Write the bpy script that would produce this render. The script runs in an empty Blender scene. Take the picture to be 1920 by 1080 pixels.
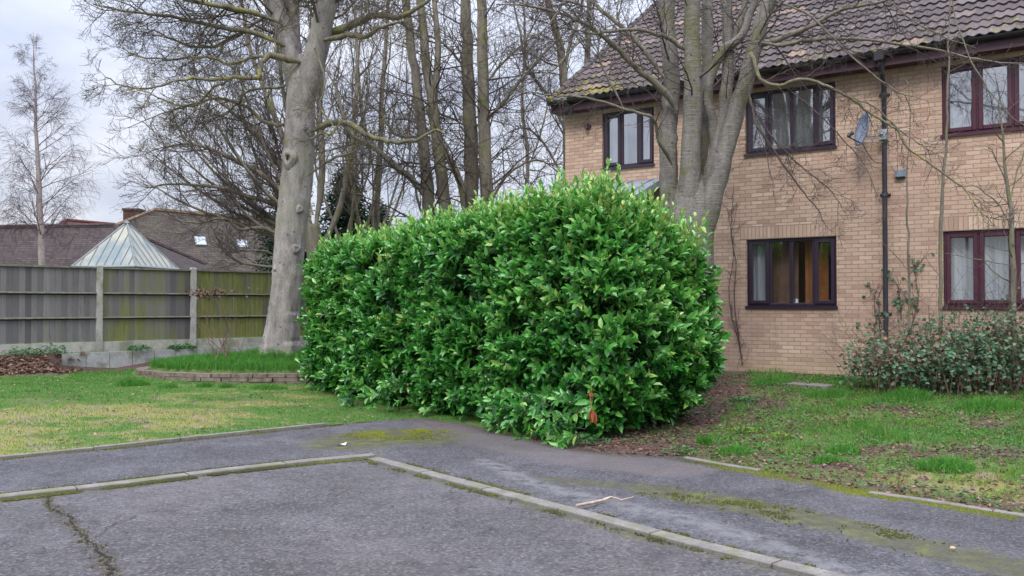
import bpy, math, random
import numpy as np
from mathutils import Vector, Matrix, noise as mnoise
C = bpy.context.scene.collection
SC = bpy.context.scene
R = math.radians
# ---------------------------------------------------------------- camera
F_PX, CAM_H, PITCH = 1650.0, 1.55, math.atan(30 / 1650.0)
cam = bpy.data.objects.new('camera', bpy.data.cameras.new('camera'))
C.objects.link(cam)
cam.data.sensor_width = 36; cam.data.lens = F_PX / 1920 * 36
cam.location = (0, 0, CAM_H); cam.rotation_euler = (math.pi / 2 + PITCH, 0, 0)
cam.data.clip_end = 900; cam.data.clip_start = 0.1
SC.camera = cam
# ---------------------------------------------------------------- light
SUN_EL, SUN_AZ = R(48), R(200)     # azimuth clockwise from +Y: behind the camera, a little to the left
SC.view_settings.view_transform = 'Standard'; SC.view_settings.look = 'None'
SC.view_settings.exposure = 0.0; SC.view_settings.gamma = 1.0
EXPO = 0.72
SC.view_settings.exposure = EXPO
wd = bpy.data.worlds.new('World'); SC.world = wd; wd.use_nodes = True
nt = wd.node_tree; nt.nodes.clear()
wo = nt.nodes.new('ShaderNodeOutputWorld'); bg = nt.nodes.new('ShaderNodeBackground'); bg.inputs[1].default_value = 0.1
sky = nt.nodes.new('ShaderNodeTexSky'); sky.sky_type = 'NISHITA'; sky.sun_disc = False
sky.sun_elevation = SUN_EL; sky.sun_rotation = SUN_AZ; sky.air_density = 1.2; sky.dust_density = 2.0
geo = nt.nodes.new('ShaderNodeTexCoord')
sep = nt.nodes.new('ShaderNodeSeparateXYZ'); nt.links.new(geo.outputs['Generated'], sep.inputs[0])
def wmath(op, a, b=None, c=None, clamp=False):
    n = nt.nodes.new('ShaderNodeMath'); n.operation = op; n.use_clamp = clamp
    for i, v in enumerate((a, b, c)):
        if v is None: continue
        if isinstance(v, (int, float)): n.inputs[i].default_value = v
        else: nt.links.new(v, n.inputs[i])
    return n.outputs[0]
# cloud pattern laid out on a flat deck overhead (x/z, y/z)
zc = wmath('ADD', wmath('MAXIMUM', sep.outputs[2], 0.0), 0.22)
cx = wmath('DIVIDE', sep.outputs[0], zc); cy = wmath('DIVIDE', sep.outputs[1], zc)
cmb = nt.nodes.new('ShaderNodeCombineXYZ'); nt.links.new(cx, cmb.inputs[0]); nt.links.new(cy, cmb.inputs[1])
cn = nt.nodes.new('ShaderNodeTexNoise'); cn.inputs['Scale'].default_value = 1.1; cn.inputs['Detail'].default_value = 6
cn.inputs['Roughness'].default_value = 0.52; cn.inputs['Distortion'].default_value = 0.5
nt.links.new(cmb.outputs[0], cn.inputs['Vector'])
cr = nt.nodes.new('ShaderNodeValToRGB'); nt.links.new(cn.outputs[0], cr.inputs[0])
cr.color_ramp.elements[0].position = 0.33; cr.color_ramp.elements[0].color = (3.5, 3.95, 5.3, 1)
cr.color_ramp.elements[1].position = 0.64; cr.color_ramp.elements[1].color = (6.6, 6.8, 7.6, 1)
# sky overhead, out of view, brightened beyond natural overcast as added ambient fill
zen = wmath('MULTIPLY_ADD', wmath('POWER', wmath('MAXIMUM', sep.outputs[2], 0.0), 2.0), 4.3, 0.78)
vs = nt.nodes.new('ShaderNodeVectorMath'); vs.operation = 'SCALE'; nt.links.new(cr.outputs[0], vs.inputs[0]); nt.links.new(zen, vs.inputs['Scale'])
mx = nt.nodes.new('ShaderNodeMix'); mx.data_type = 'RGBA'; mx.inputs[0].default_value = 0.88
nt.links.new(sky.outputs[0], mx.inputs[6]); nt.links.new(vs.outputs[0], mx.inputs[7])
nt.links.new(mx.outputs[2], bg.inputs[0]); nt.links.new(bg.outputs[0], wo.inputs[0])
sl = bpy.data.lights.new('sun', 'SUN'); sl.energy = 1.4; sl.angle = R(18); sl.color = (1.0, 0.95, 0.88)
so = bpy.data.objects.new('sun', sl); C.objects.link(so)
sd = Vector((math.sin(SUN_AZ) * math.cos(SUN_EL), math.cos(SUN_AZ) * math.cos(SUN_EL), math.sin(SUN_EL)))
so.rotation_euler = (-sd).to_track_quat('-Z', 'Y').to_euler(); so.location = sd * 50

# ---------------------------------------------------------------- helpers
def P(px, py, Y):
    """world point at depth Y seen at photo pixel (px, py)"""
    a = (px - 960) / F_PX; b = -(py - 540) / F_PX
    dy = math.cos(PITCH) - b * math.sin(PITCH); dz = math.sin(PITCH) + b * math.cos(PITCH)
    k = Y / dy
    return (a * k, Y, CAM_H + dz * k)
def G(px, py, z=0.0):
    """ground point at height z seen at photo pixel"""
    a = (px - 960) / F_PX; b = -(py - 540) / F_PX
    dy = math.cos(PITCH) - b * math.sin(PITCH); dz = math.sin(PITCH) + b * math.cos(PITCH)
    k = (z - CAM_H) / dz
    return (a * k, dy * k)
def hash2(i, j, s=0):
    h = np.sin(i * 127.1 + j * 311.7 + s * 74.7) * 43758.5453
    return h - np.floor(h)
def vn(x, y, s=0):
    x = np.asarray(x, float); y = np.asarray(y, float)
    i = np.floor(x); j = np.floor(y); u = x - i; v = y - j
    u = u * u * (3 - 2 * u); v = v * v * (3 - 2 * v)
    a = hash2(i, j, s); b = hash2(i + 1, j, s); c = hash2(i, j + 1, s); d = hash2(i + 1, j + 1, s)
    return a * (1 - u) * (1 - v) + b * u * (1 - v) + c * (1 - u) * v + d * u * v
def fbm(x, y, s=0, o=4):
    t = 0; a = 0.5; n = 0
    for k in range(o):
        t = t + a * vn(np.asarray(x) * 2 ** k, np.asarray(y) * 2 ** k, s + k); n += a; a *= 0.5
    return t / n
def sstep(a, b, x):
    t = np.clip((x - a) / (b - a), 0, 1); return t * t * (3 - 2 * t)
def tag(o, label=None, cat=None, group=None, kind=None):
    if label: o['label'] = label
    if cat: o['category'] = cat
    if group: o['group'] = group
    if kind: o['kind'] = kind
    return o
def empty(name, loc=(0, 0, 0), rz=0.0, parent=None):
    o = bpy.data.objects.new(name, None); C.objects.link(o); o.location = loc; o.rotation_euler = (0, 0, rz)
    o.empty_display_size = 0.3
    if parent: o.parent = parent
    return o
class MB:
    """collects geometry; build() links it as ONE mesh object"""
    def __init__(s): s.v = []; s.q = []; s.t = []; s.av = []; s.n = 0; s.uv = None
    def add(s, v, q=None, t=None, var=0.5):
        v = np.asarray(v, float).reshape(-1, 3)
        s.v.append(v)
        if q is not None and len(q): s.q.append(np.asarray(q, int) + s.n)
        if t is not None and len(t): s.t.append(np.asarray(t, int) + s.n)
        s.av.append(np.full(len(v), var) if np.isscalar(var) else np.asarray(var, float))
        s.n += len(v)
    def box(s, x0, x1, y0, y1, z0, z1, M=None, var=0.5):
        v = np.array([(x, y, z) for z in (z0, z1) for y in (y0, y1) for x in (x0, x1)], float)
        if M is not None: v = np.array([tuple(M @ Vector(p)) for p in v])
        s.add(v, q=[(0, 2, 3, 1), (4, 5, 7, 6), (0, 1, 5, 4), (2, 6, 7, 3), (0, 4, 6, 2), (1, 3, 7, 5)], var=var)
    def tubes(s, pts, rad, k=5, var=0.5, rough=0.0, cap=True, lob=None):
        """pts (B,n,3), rad (B,n)"""
        pts = np.asarray(pts, float); rad = np.asarray(rad, float)
        if pts.ndim == 2: pts = pts[None]; rad = rad[None]
        B, n, _ = pts.shape
        tg = np.gradient(pts, axis=1); tg /= np.linalg.norm(tg, axis=2, keepdims=True) + 1e-9
        mean = np.abs(tg.mean(axis=1)); ax = np.argmin(mean, axis=1)
        ref = np.eye(3)[ax][:, None, :]
        a = np.cross(tg, ref); a /= np.linalg.norm(a, axis=2, keepdims=True) + 1e-9
        b = np.cross(tg, a)
        th = np.arange(k) * 2 * np.pi / k
        rr = rad[:, :, None, None]
        if lob is not None: rr = rr * lob[None, :, :, None]
        if rough:
            rr = rr * (1 + rough * (np.random.RandomState(B * 31 + n).rand(B, n, k, 1) - 0.5))
        v = pts[:, :, None, :] + rr * (a[:, :, None, :] * np.cos(th)[:, None] + b[:, :, None, :] * np.sin(th)[:, None])
        i = np.arange(n - 1)[:, None] * k + np.arange(k)[None]; j = np.arange(n - 1)[:, None] * k + (np.arange(k)[None] + 1) % k
        q = np.stack([i, j, j + k, i + k], -1).reshape(-1, 4)
        q = (q[None] + (np.arange(B) * n * k)[:, None, None]).reshape(-1, 4)
        if not np.isscalar(var): var = np.repeat(np.asarray(var), n * k)
        base = s.n
        s.add(v.reshape(-1, 3), q=q, var=var)
        if cap and k >= 4:
            for bb in range(B):
                for end in (0, n - 1):
                    c = pts[bb, end]; ring = bb * n * k + end * k + np.arange(k)
                    s.v.append(c[None]); s.av.append(np.array([0.5])); ci = s.n; s.n += 1
                    s.t.append(np.stack([ring + base, np.roll(ring, -1) + base, np.full(k, ci)], -1))
    def build(s, name, mat, parent=None, smooth=False):
        me = bpy.data.meshes.new(name)
        if not s.v: s.add([(0, 0, 0), (0.001, 0, 0), (0, 0.001, 0)], t=[(0, 1, 2)])
        V = np.concatenate(s.v); Q = np.concatenate(s.q) if s.q else np.zeros((0, 4), int); T = np.concatenate(s.t) if s.t else np.zeros((0, 3), int)
        me.vertices.add(len(V)); me.vertices.foreach_set('co', V.astype(np.float32).ravel())
        L = np.concatenate([Q.ravel(), T.ravel()]).astype(np.int32)
        me.loops.add(len(L)); me.loops.foreach_set('vertex_index', L)
        st = np.concatenate([np.arange(len(Q)) * 4, len(Q) * 4 + np.arange(len(T)) * 3]).astype(np.int32)
        me.polygons.add(len(st)); me.polygons.foreach_set('loop_start', st)
        try: me.polygons.foreach_set('loop_total', np.concatenate([np.full(len(Q), 4), np.full(len(T), 3)]).astype(np.int32))
        except Exception: pass
        me.polygons.foreach_set('use_smooth', np.full(len(st), bool(smooth)))
        at = me.attributes.new('var', 'FLOAT', 'POINT'); at.data.foreach_set('value', np.concatenate(s.av).astype(np.float32))
        me.update(calc_edges=True); me.validate(); me.update()
        me.materials.append(mat)
        o = bpy.data.objects.new(name, me); C.objects.link(o)
        if parent: o.parent = parent
        return o
def addattr(o, name, vals):
    at = o.data.attributes.new(name, 'FLOAT', 'POINT'); at.data.foreach_set('value', np.asarray(vals, np.float32))

# ---------------------------------------------------------------- materials
class Mat:
    def __init__(s, name, rough=0.8, spec=0.3):
        s.m = bpy.data.materials.new(name); s.m.use_nodes = True; s.t = s.m.node_tree
        s.b = s.t.nodes['Principled BSDF']; s.b.inputs['Roughness'].default_value = rough
        s.b.inputs['Specular IOR Level'].default_value = spec
        s.out = s.t.nodes['Material Output']; s._tc = None
    def n(s, ty): return s.t.nodes.new(ty)
    def link(s, a, b):
        if isinstance(a, (int, float)): b.default_value = a
        elif isinstance(a, tuple): b.default_value = a if len(a) == len(b.default_value) else (*a, 1)
        else: s.t.links.new(a, b)
    def obj(s):
        if not s._tc: s._tc = s.n('ShaderNodeTexCoord')
        return s._tc.outputs['Object']
    def geo(s): return s.n('ShaderNodeNewGeometry').outputs['Position']
    def attr(s, name='var'):
        a = s.n('ShaderNodeAttribute'); a.attribute_name = name; return a.outputs['Fac']
    def noise(s, scale=5, detail=4, vec=None, rough=0.55, dist=0.0):
        a = s.n('ShaderNodeTexNoise'); s.link(vec if vec is not None else s.obj(), a.inputs['Vector'])
        a.inputs['Scale'].default_value = scale; a.inputs['Detail'].default_value = detail
        a.inputs['Roughness'].default_value = rough; a.inputs['Distortion'].default_value = dist
        return a.outputs[0]
    def voro(s, scale=5, vec=None, feat='F1', out='Distance'):
        a = s.n('ShaderNodeTexVoronoi'); a.feature = feat; s.link(vec if vec is not None else s.obj(), a.inputs['Vector']); a.inputs['Scale'].default_value = scale
        return a.outputs[out]
    def scale(s, v, vec=None):
        a = s.n('ShaderNodeMapping'); a.inputs['Scale'].default_value = v; s.link(vec if vec is not None else s.obj(), a.inputs['Vector']); return a.outputs[0]
    def math(s, op, a, b=0.0, clamp=False):
        n = s.n('ShaderNodeMath'); n.operation = op; n.use_clamp = clamp; s.link(a, n.inputs[0]); s.link(b, n.inputs[1]); return n.outputs[0]
    def step(s, x, a, b):
        n = s.n('ShaderNodeMapRange'); n.interpolation_type = 'SMOOTHSTEP'; s.link(x, n.inputs[0])
        n.inputs[1].default_value = a; n.inputs[2].default_value = b; return n.outputs[0]
    def ramp(s, f, stops):
        n = s.n('ShaderNodeValToRGB'); s.link(f, n.inputs[0]); e = n.color_ramp.elements
        while len(e) > 1: e.remove(e[-1])
        e[0].position = stops[0][0]; e[0].color = (*stops[0][1], 1)
        for p, c in stops[1:]:
            x = e.new(p); x.color = (*c, 1)
        return n.outputs[0]
    def mix(s, f, a, b, mode='MIX'):
        n = s.n('ShaderNodeMix'); n.data_type = 'RGBA'; n.blend_type = mode
        s.link(f, n.inputs[0]); s.link(a, n.inputs[6]); s.link(b, n.inputs[7]); return n.outputs[2]
    def col(s, c): s.link(c, s.b.inputs['Base Color']); return s
    def bump(s, h, strength=0.5, dist=0.02):
        n = s.n('ShaderNodeBump'); n.inputs['Strength'].default_value = strength; n.inputs['Distance'].default_value = dist
        s.link(h, n.inputs['Height']); s.link(n.outputs[0], s.b.inputs['Normal']); return s
    def translucent(s, c, f=0.3):
        tr = s.n('ShaderNodeBsdfTranslucent'); s.link(c, tr.inputs[0]); m = s.n('ShaderNodeMixShader'); m.inputs[0].default_value = f
        s.t.links.new(s.b.outputs[0], m.inputs[1]); s.t.links.new(tr.outputs[0], m.inputs[2]); s.t.links.new(m.outputs[0], s.out.inputs[0]); return s
M = {}
def simple(name, c, rough=0.7, spec=0.3, var=0.15, sc=8, bump=0.0):
    m = Mat(name, rough, spec); nz = m.noise(sc, 5)
    lo = tuple(x * (1 - var) for x in c); hi = tuple(min(1, x * (1 + var)) for x in c)
    m.col(m.ramp(nz, [(0.3, lo), (0.7, hi)]))
    if bump: m.bump(m.noise(sc * 8, 4), bump, 0.01)
    M[name] = m.m; return m.m

# --- asphalt, used by road and footpath; attributes moss / pale / pink
def asphalt(name, base, k):
    m = Mat(name, 0.85, 0.25)
    g = m.geo()
    fine = m.noise(120, 3, g, 0.75); med = m.noise(32, 6, g, 0.75); big = m.noise(0.9, 5, g)
    c = m.ramp(med, [(0.34, tuple(x * 0.30 for x in base)), (0.5, base), (0.66, tuple(x * 1.95 for x in base))])
    c = m.mix(m.math('MULTIPLY', m.step(big, 0.42, 0.62), 0.7), c, m.ramp(med, [(0.32, tuple(x * 0.8 for x in base)), (0.68, tuple(x * 2.6 for x in base))]))
    c = m.mix(m.math('MULTIPLY', m.step(m.noise(2.6, 7, g, 0.72), 0.48, 0.64), 0.55), c, tuple(x * 0.5 for x in base))
    st = m.voro(k, g, out='Color'); sp = m.n('ShaderNodeSeparateColor'); m.link(st, sp.inputs[0])
    c = m.mix(m.math('MULTIPLY', m.step(sp.outputs[0], 0.80, 0.96), 0.34), c, (0.24, 0.23, 0.23))
    c = m.mix(m.math('MULTIPLY', m.step(sp.outputs[1], 0.78, 0.92), 0.6), c, (0.022, 0.021, 0.025))
    c = m.mix(m.math('MULTIPLY', m.step(sp.outputs[2], 0.965, 0.985), 0.3), c, (0.30, 0.20, 0.14))
    pale = m.math('MULTIPLY', m.attr('pale'), m.step(m.noise(9, 4, g), 0.3, 0.6))
    c = m.mix(m.math('MULTIPLY', pale, 0.6), c, (0.19, 0.185, 0.19))
    c = m.mix(m.math('MULTIPLY', m.attr('pink'), 0.6), c, m.ramp(fine, [(0.3, (0.085, 0.068, 0.066)), (0.7, (0.18, 0.150, 0.145))]))
    mo = m.math('ADD', m.attr('moss'), m.math('SUBTRACT', m.noise(16, 7, g, 0.7), 0.5))
    mo2 = m.step(mo, 0.42, 0.80)
    mc = m.ramp(m.noise(7, 5, g), [(0.3, (0.060, 0.055, 0.032)), (0.52, (0.080, 0.080, 0.034)), (0.72, (0.13, 0.15, 0.028))])
    c = m.mix(m.math('MULTIPLY', mo2, 0.8), c, mc)
    c = m.mix(m.math('MULTIPLY', m.attr('dirt'), m.step(m.noise(30, 5, g), 0.40, 0.55)), c, (0.06, 0.045, 0.035))
    m.col(c); m.bump(m.math('ADD', fine, m.math('MULTIPLY', med, 1.2)), 0.55, 0.012)
    M[name] = m.m
asphalt('asphalt_road', (0.062, 0.058, 0.062), 62)
asphalt('asphalt_path', (0.056, 0.054, 0.061), 75)
def concrete(name, a, b, sc=6):
    m = Mat(name, 0.9, 0.2); g = m.geo()
    c = m.ramp(m.noise(sc, 6, g, 0.65), [(0.3, a), (0.7, b)])
    c = m.mix(m.math('MULTIPLY', m.step(m.noise(sc * 7, 5, g, 0.7), 0.52, 0.68), 0.6), c, tuple(x * 0.5 for x in a))
    c = m.mix(m.math('MULTIPLY', m.step(m.noise(3.3, 5, g), 0.5, 0.66), 0.6), c, (0.13, 0.14, 0.06))
    m.col(c); m.bump(m.noise(60, 5, g), 0.5, 0.01); M[name] = m.m
concrete('kerb_concrete', (0.13, 0.12, 0.108), (0.225, 0.21, 0.19))
concrete('block_concrete', (0.26, 0.265, 0.27), (0.40, 0.40, 0.40))
concrete('post_concrete', (0.28, 0.27, 0.25), (0.44, 0.42, 0.39))
# --- soil and turf: attributes green / straw / soil
m = Mat('ground', 0.95, 0.15); g = m.geo()
n1 = m.noise(38, 6, g, 0.7); n2 = m.noise(5, 6, g, 0.6); n3 = m.noise(90, 4, g, 0.7)
green = m.ramp(n1, [(0.25, (0.06, 0.075, 0.03)), (0.5, (0.10, 0.17, 0.045)), (0.75, (0.17, 0.26, 0.07))])
straw = m.mix(m.step(n2, .50, .64), m.ramp(n1, [(0.25, (0.15, 0.12, 0.06)), (0.5, (0.26, 0.24, 0.08)), (0.75, (0.34, 0.34, 0.12))]), m.ramp(n1, [(0.25, (0.15, 0.105, 0.08)), (0.5, (0.27, 0.205, 0.155)), (0.75, (0.36, 0.30, 0.22))]))
soil = m.ramp(n3, [(0.3, (0.05, 0.032, 0.026)), (0.5, (0.12, 0.08, 0.068)), (0.72, (0.26, 0.18, 0.155))])
c = m.mix(m.step(m.math('ADD', m.attr('straw'), m.math('SUBTRACT', n2, 0.5)), 0.35, 0.65), green, straw)
c = m.mix(m.step(m.math('ADD', m.attr('soil'), m.math('SUBTRACT', m.noise(13, 7, g, 0.75), 0.5)), 0.36, 0.62), c, soil)
m.col(c); m.bump(m.math('ADD', n1, n3), 0.8, 0.03); M['ground'] = m.m
# --- foliage
def leafmat(name, stops, rough=0.45, spec=0.4, tr=0.25, vein=True):
    m = Mat(name, rough, spec); c = m.ramp(m.attr('var'), stops)
    c = m.mix(m.math('MULTIPLY', m.noise(30, 3), 0.35), c, tuple(x * 0.55 for x in stops[0][1]))
    m.col(c); m.translucent(c, tr); M[name] = m.m
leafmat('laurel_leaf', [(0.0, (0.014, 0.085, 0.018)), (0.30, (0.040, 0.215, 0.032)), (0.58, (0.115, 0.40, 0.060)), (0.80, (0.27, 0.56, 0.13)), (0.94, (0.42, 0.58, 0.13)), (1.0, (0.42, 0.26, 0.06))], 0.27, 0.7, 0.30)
leafmat('grass_blade', [(0.0, (0.035, 0.15, 0.025)), (0.4, (0.09, 0.28, 0.04)), (0.62, (0.19, 0.33, 0.055)), (0.8, (0.30, 0.32, 0.08)), (1.0, (0.40, 0.34, 0.16))], 0.6, 0.2, 0.3)
leafmat('bramble_leaf', [(0.0, (0.045, 0.12, 0.065)), (0.4, (0.10, 0.20, 0.10)), (0.72, (0.20, 0.28, 0.17)), (0.82, (0.15, 0.095, 0.08)), (0.94, (0.20, 0.12, 0.09)), (1.0, (0.38, 0.16, 0.08))], 0.6, 0.3, 0.2)
leafmat('moss', [(0.0, (0.028, 0.026, 0.016)), (0.45, (0.055, 0.055, 0.022)), (0.75, (0.10, 0.115, 0.022)), (1.0, (0.19, 0.20, 0.025))], 0.95, 0.05, 0.05)
leafmat('weed_leaf', [(0.0, (0.04, 0.14, 0.05)), (0.6, (0.10, 0.26, 0.08)), (1.0, (0.26, 0.38, 0.04))], 0.6, 0.2, 0.3)
leafmat('dry_leaf', [(0.0, (0.07, 0.04, 0.03)), (0.5, (0.19, 0.11, 0.08)), (0.85, (0.36, 0.25, 0.19)), (1.0, (0.48, 0.36, 0.26))], 0.8, 0.1, 0.1)
leafmat('conifer_leaf', [(0.0, (0.012, 0.035, 0.022)), (1.0, (0.04, 0.085, 0.045))], 0.7, 0.1, 0.1)
leafmat('dead_orange_leaf', [(0.0, (0.26, 0.075, 0.035)), (1.0, (0.50, 0.18, 0.08))], 0.6, 0.2, 0.2)
# --- barks
def bark(name, a, b, lichen=None, la=0.5, lb=0.65, bands=False, sc=9, stretch=(1, 1, 0.25), bs=0.6, lsc=2.4, green=None):
    m = Mat(name, 0.9, 0.15); g = m.geo(); v = m.scale(stretch, g)
    nz = m.noise(sc, 7, v, 0.65); c = m.ramp(nz, [(0.28, a), (0.72, b)])
    h = nz
    if bands:
        w = m.scale((1.2, 1.2, 14), g); nb = m.noise(5, 4, w, 0.6)
        c = m.mix(m.math('MULTIPLY', m.step(nb, 0.54, 0.70), 0.6), c, tuple(x * 1.5 for x in b))
        c = m.mix(m.math('MULTIPLY', m.step(nb, 0.44, 0.34), 0.5), c, tuple(x * 0.5 for x in a)); h = nb
    if green:
        c = m.mix(m.math('MULTIPLY', m.step(m.noise(1.5, 5, g), 0.45, 0.62), 0.6), c, green)
    if lichen:
        c = m.mix(m.math('MULTIPLY', m.step(m.noise(lsc, 6, g, 0.65), la, lb), 0.9), c, lichen)
    c = m.mix(m.math('MULTIPLY', m.step(m.noise(55, 5, m.scale((1, 1, .4), g), 0.7), 0.50, 0.66), 0.55), c, tuple(x * 0.55 for x in a))
    c = m.mix(m.math('MULTIPLY', m.step(m.voro(5.5, g), 0.16, 0.07), 0.7), c, tuple(x * 0.4 for x in a))
    m.col(c); m.bump(m.math('ADD', h, m.math('MULTIPLY', m.noise(55, 5, m.scale((1, 1, .4), g), 0.7), .4)), bs, 0.03); M[name] = m.m
bark('bark_grey', (0.14, 0.127, 0.118), (0.38, 0.355, 0.33), (0.26, 0.25, 0.09), 0.58, 0.72, lsc=1.3, green=(0.27, 0.26, 0.20), stretch=(1, 1, .35), sc=7, bs=.9)
bark('bark_lichen', (0.10, 0.09, 0.07), (0.24, 0.22, 0.15), (0.29, 0.27, 0.07), 0.48, 0.66, sc=14, lsc=4)
bark('bark_banded', (0.12, 0.108, 0.096), (0.25, 0.23, 0.205), (0.13, 0.135, 0.06), 0.48, 0.66, bands=True, lsc=1.8)
bark('bark_mid', (0.11, 0.096, 0.075), (0.26, 0.235, 0.185), (0.16, 0.17, 0.07), 0.5, 0.68)
bark('twig_dark', (0.060, 0.046, 0.044), (0.13, 0.105, 0.095), (0.22, 0.21, 0.08), 0.60, 0.72)
bark('twig_olive', (0.080, 0.066, 0.055), (0.16, 0.135, 0.105), (0.26, 0.25, 0.07), 0.54, 0.68)
bark('bark_birch', (0.20, 0.16, 0.15), (0.42, 0.37, 0.35), bands=True, sc=6)
bark('twig_birch', (0.07, 0.045, 0.052), (0.125, 0.085, 0.095))
bark('twig_red', (0.11, 0.062, 0.052), (0.25, 0.16, 0.13))
# --- brick
def brickmat(name, soldier=False):
    m = Mat(name, 0.9, 0.15)
    sp = m.n('ShaderNodeSeparateXYZ'); m.link(m.obj(), sp.inputs[0]); cb = m.n('ShaderNodeCombineXYZ')
    s = m.math('ADD', sp.outputs[0], sp.outputs[1])
    if soldier: m.link(sp.outputs[2], cb.inputs[0]); m.link(s, cb.inputs[1])
    else: m.link(s, cb.inputs[0]); m.link(sp.outputs[2], cb.inputs[1])
    wv = m.n('ShaderNodeVectorMath'); wv.operation = 'ADD'; m.link(cb.outputs[0], wv.inputs[0])
    dn = m.n('ShaderNodeTexNoise'); dn.inputs['Scale'].default_value = 14; m.link(m.obj(), dn.inputs['Vector'])
    ds = m.n('ShaderNodeVectorMath'); ds.operation = 'MULTIPLY_ADD'; m.link(dn.outputs['Color'], ds.inputs[0]); ds.inputs[1].default_value = (0.008, 0.008, 0); ds.inputs[2].default_value = (-0.004, -0.004, 0)
    m.link(ds.outputs[0], wv.inputs[1])
    br = m.n('ShaderNodeTexBrick'); m.link(wv.outputs[0], br.inputs['Vector'])
    br.offset = 0.0 if soldier else 0.5
    br.inputs['Scale'].default_value = 1; br.inputs['Brick Width'].default_value = 0.205; br.inputs['Row Height'].default_value = 0.066
    br.inputs['Mortar Size'].default_value = 0.0065; br.inputs['Mortar Smooth'].default_value = 0.3; br.inputs['Bias'].default_value = 0.0
    br.inputs['Color1'].default_value = (0, 0, 0, 1); br.inputs['Color2'].default_value = (1, 1, 1, 1); br.inputs['Mortar'].default_value = (0.5, 0.5, 0.5, 1)
    bc = m.ramp(br.outputs['Color'], [(0.0, (0.40, 0.265, 0.195)), (0.25, (0.50, 0.355, 0.26)), (0.6, (0.56, 0.415, 0.305)), (0.85, (0.53, 0.365, 0.28)), (1.0, (0.64, 0.50, 0.375))])
    bc = m.mix(m.math('MULTIPLY', m.noise(30, 5), 0.35), bc, (0.30, 0.19, 0.14))
    c = m.mix(br.outputs['Fac'], bc, m.ramp(m.noise(20, 4), [(0.3, (0.22, 0.16, 0.12)), (0.7, (0.33, 0.25, 0.20))]))
    big = m.noise(0.55, 5)
    c = m.mix(m.math('MULTIPLY', m.step(big, 0.45, 0.7), 0.45), c, (0.42, 0.27, 0.21))
    c = m.mix(m.math('MULTIPLY', m.step(m.noise(1.7, 6), 0.48, 0.72), 0.45), c, (0.27, 0.20, 0.155))
    c = m.mix(m.math('MULTIPLY', m.step(m.noise(4.5, 6, m.scale((1, 1, .12)), 0.7), 0.54, 0.72), 0.38), c, (0.25, 0.19, 0.15))
    low = m.math('MULTIPLY', m.step(m.math('ADD', sp.outputs[2], m.math('MULTIPLY', m.noise(3, 4), 0.5)), 0.75, 0.3), 0.45)
    c = m.mix(low, c, (0.40, 0.31, 0.20))
    m.col(c); m.bump(m.math('SUBTRACT', m.math('MULTIPLY', m.noise(60, 4), 0.3), br.outputs['Fac']), 0.6, 0.008); M[name] = m.m
brickmat('brick'); brickmat('brick_soldier', True)
# --- roof tiles
m = Mat('roof_tile', 0.85, 0.25)
c = m.ramp(m.attr('var'), [(0.0, (0.060, 0.047, 0.046)), (0.5, (0.090, 0.072, 0.070)), (0.9, (0.130, 0.105, 0.10)), (1.0, (0.25, 0.17, 0.13))])
c = m.mix(m.math('MULTIPLY', m.step(m.noise(22, 6, None, 0.7), 0.45, 0.7), 0.5), c, (0.062, 0.050, 0.052))
c = m.mix(m.math('MULTIPLY', m.step(m.noise(48, 4, None, 0.7), 0.60, 0.68), 0.5), c, (0.42, 0.40, 0.38))
spx = m.n('ShaderNodeSeparateXYZ'); m.link(m.obj(), spx.inputs[0])
eave = m.step(spx.outputs[1], 1.0, -0.4); left = m.step(spx.outputs[0], 3.0, 0.3)
ms = m.math('ADD', m.noise(4.5, 7, None, 0.7), m.math('ADD', m.math('MULTIPLY', eave, 0.13), m.math('MULTIPLY', left, 0.07)))
c = m.mix(m.math('MULTIPLY', m.step(ms, 0.66, 0.76), 0.9), c, m.ramp(m.noise(12, 4), [(0.3, (0.09, 0.085, 0.025)), (0.7, (0.24, 0.21, 0.04))]))
c = m.mix(m.step(m.noise(5.9, 5, None, 0.72), 0.66, 0.70), c, (0.30, 0.20, 0.09))
m.col(c); m.bump(m.noise(50, 4), 0.3, 0.01); M['roof_tile'] = m.m
def farroof(name, a, b, ed):
    m = Mat(name, 0.9, 0.15); w = m.n('ShaderNodeTexBrick'); v = m.scale((1, 1, 1)); sp = m.n('ShaderNodeSeparateXYZ'); m.link(v, sp.inputs[0])
    cb = m.n('ShaderNodeCombineXYZ'); m.link(m.math('ADD', sp.outputs[0], sp.outputs[1]), cb.inputs[0]); m.link(sp.outputs[2], cb.inputs[1]); m.link(cb.outputs[0], w.inputs['Vector'])
    w.inputs['Brick Width'].default_value = 0.2; w.inputs['Row Height'].default_value = 0.085; w.inputs['Mortar Size'].default_value = 0.010; w.inputs['Scale'].default_value = 1
    w.inputs['Color1'].default_value = (*a, 1); w.inputs['Color2'].default_value = (*b, 1); w.inputs['Mortar'].default_value = tuple(x * 0.45 for x in a) + (1,)
    c = m.mix(m.math('MULTIPLY', m.step(m.noise(1.3, 6, None, 0.7), 0.45, 0.65), 0.5), w.outputs[0], ed)
    c = m.mix(m.math('MULTIPLY', m.step(m.noise(14, 4, None, 0.7), 0.55, 0.68), 0.5), c, tuple(x * 1.7 for x in b))
    m.col(c); M[name] = m.m
farroof('far_tile_brown', (0.038, 0.031, 0.026), (0.074, 0.060, 0.050), (0.085, 0.075, 0.050))
farroof('far_tile_dark', (0.038, 0.029, 0.028), (0.074, 0.055, 0.052), (0.056, 0.045, 0.040))
farroof('far_tile_red', (0.095, 0.036, 0.032), (0.15, 0.058, 0.05), (0.11, 0.05, 0.045))
simple('ridge_tile', (0.15, 0.11, 0.075), 0.9, 0.1, 0.4, 6)
simple('upvc_dark', (0.030, 0.018, 0.032), 0.35, 0.5, 0.1)
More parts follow.
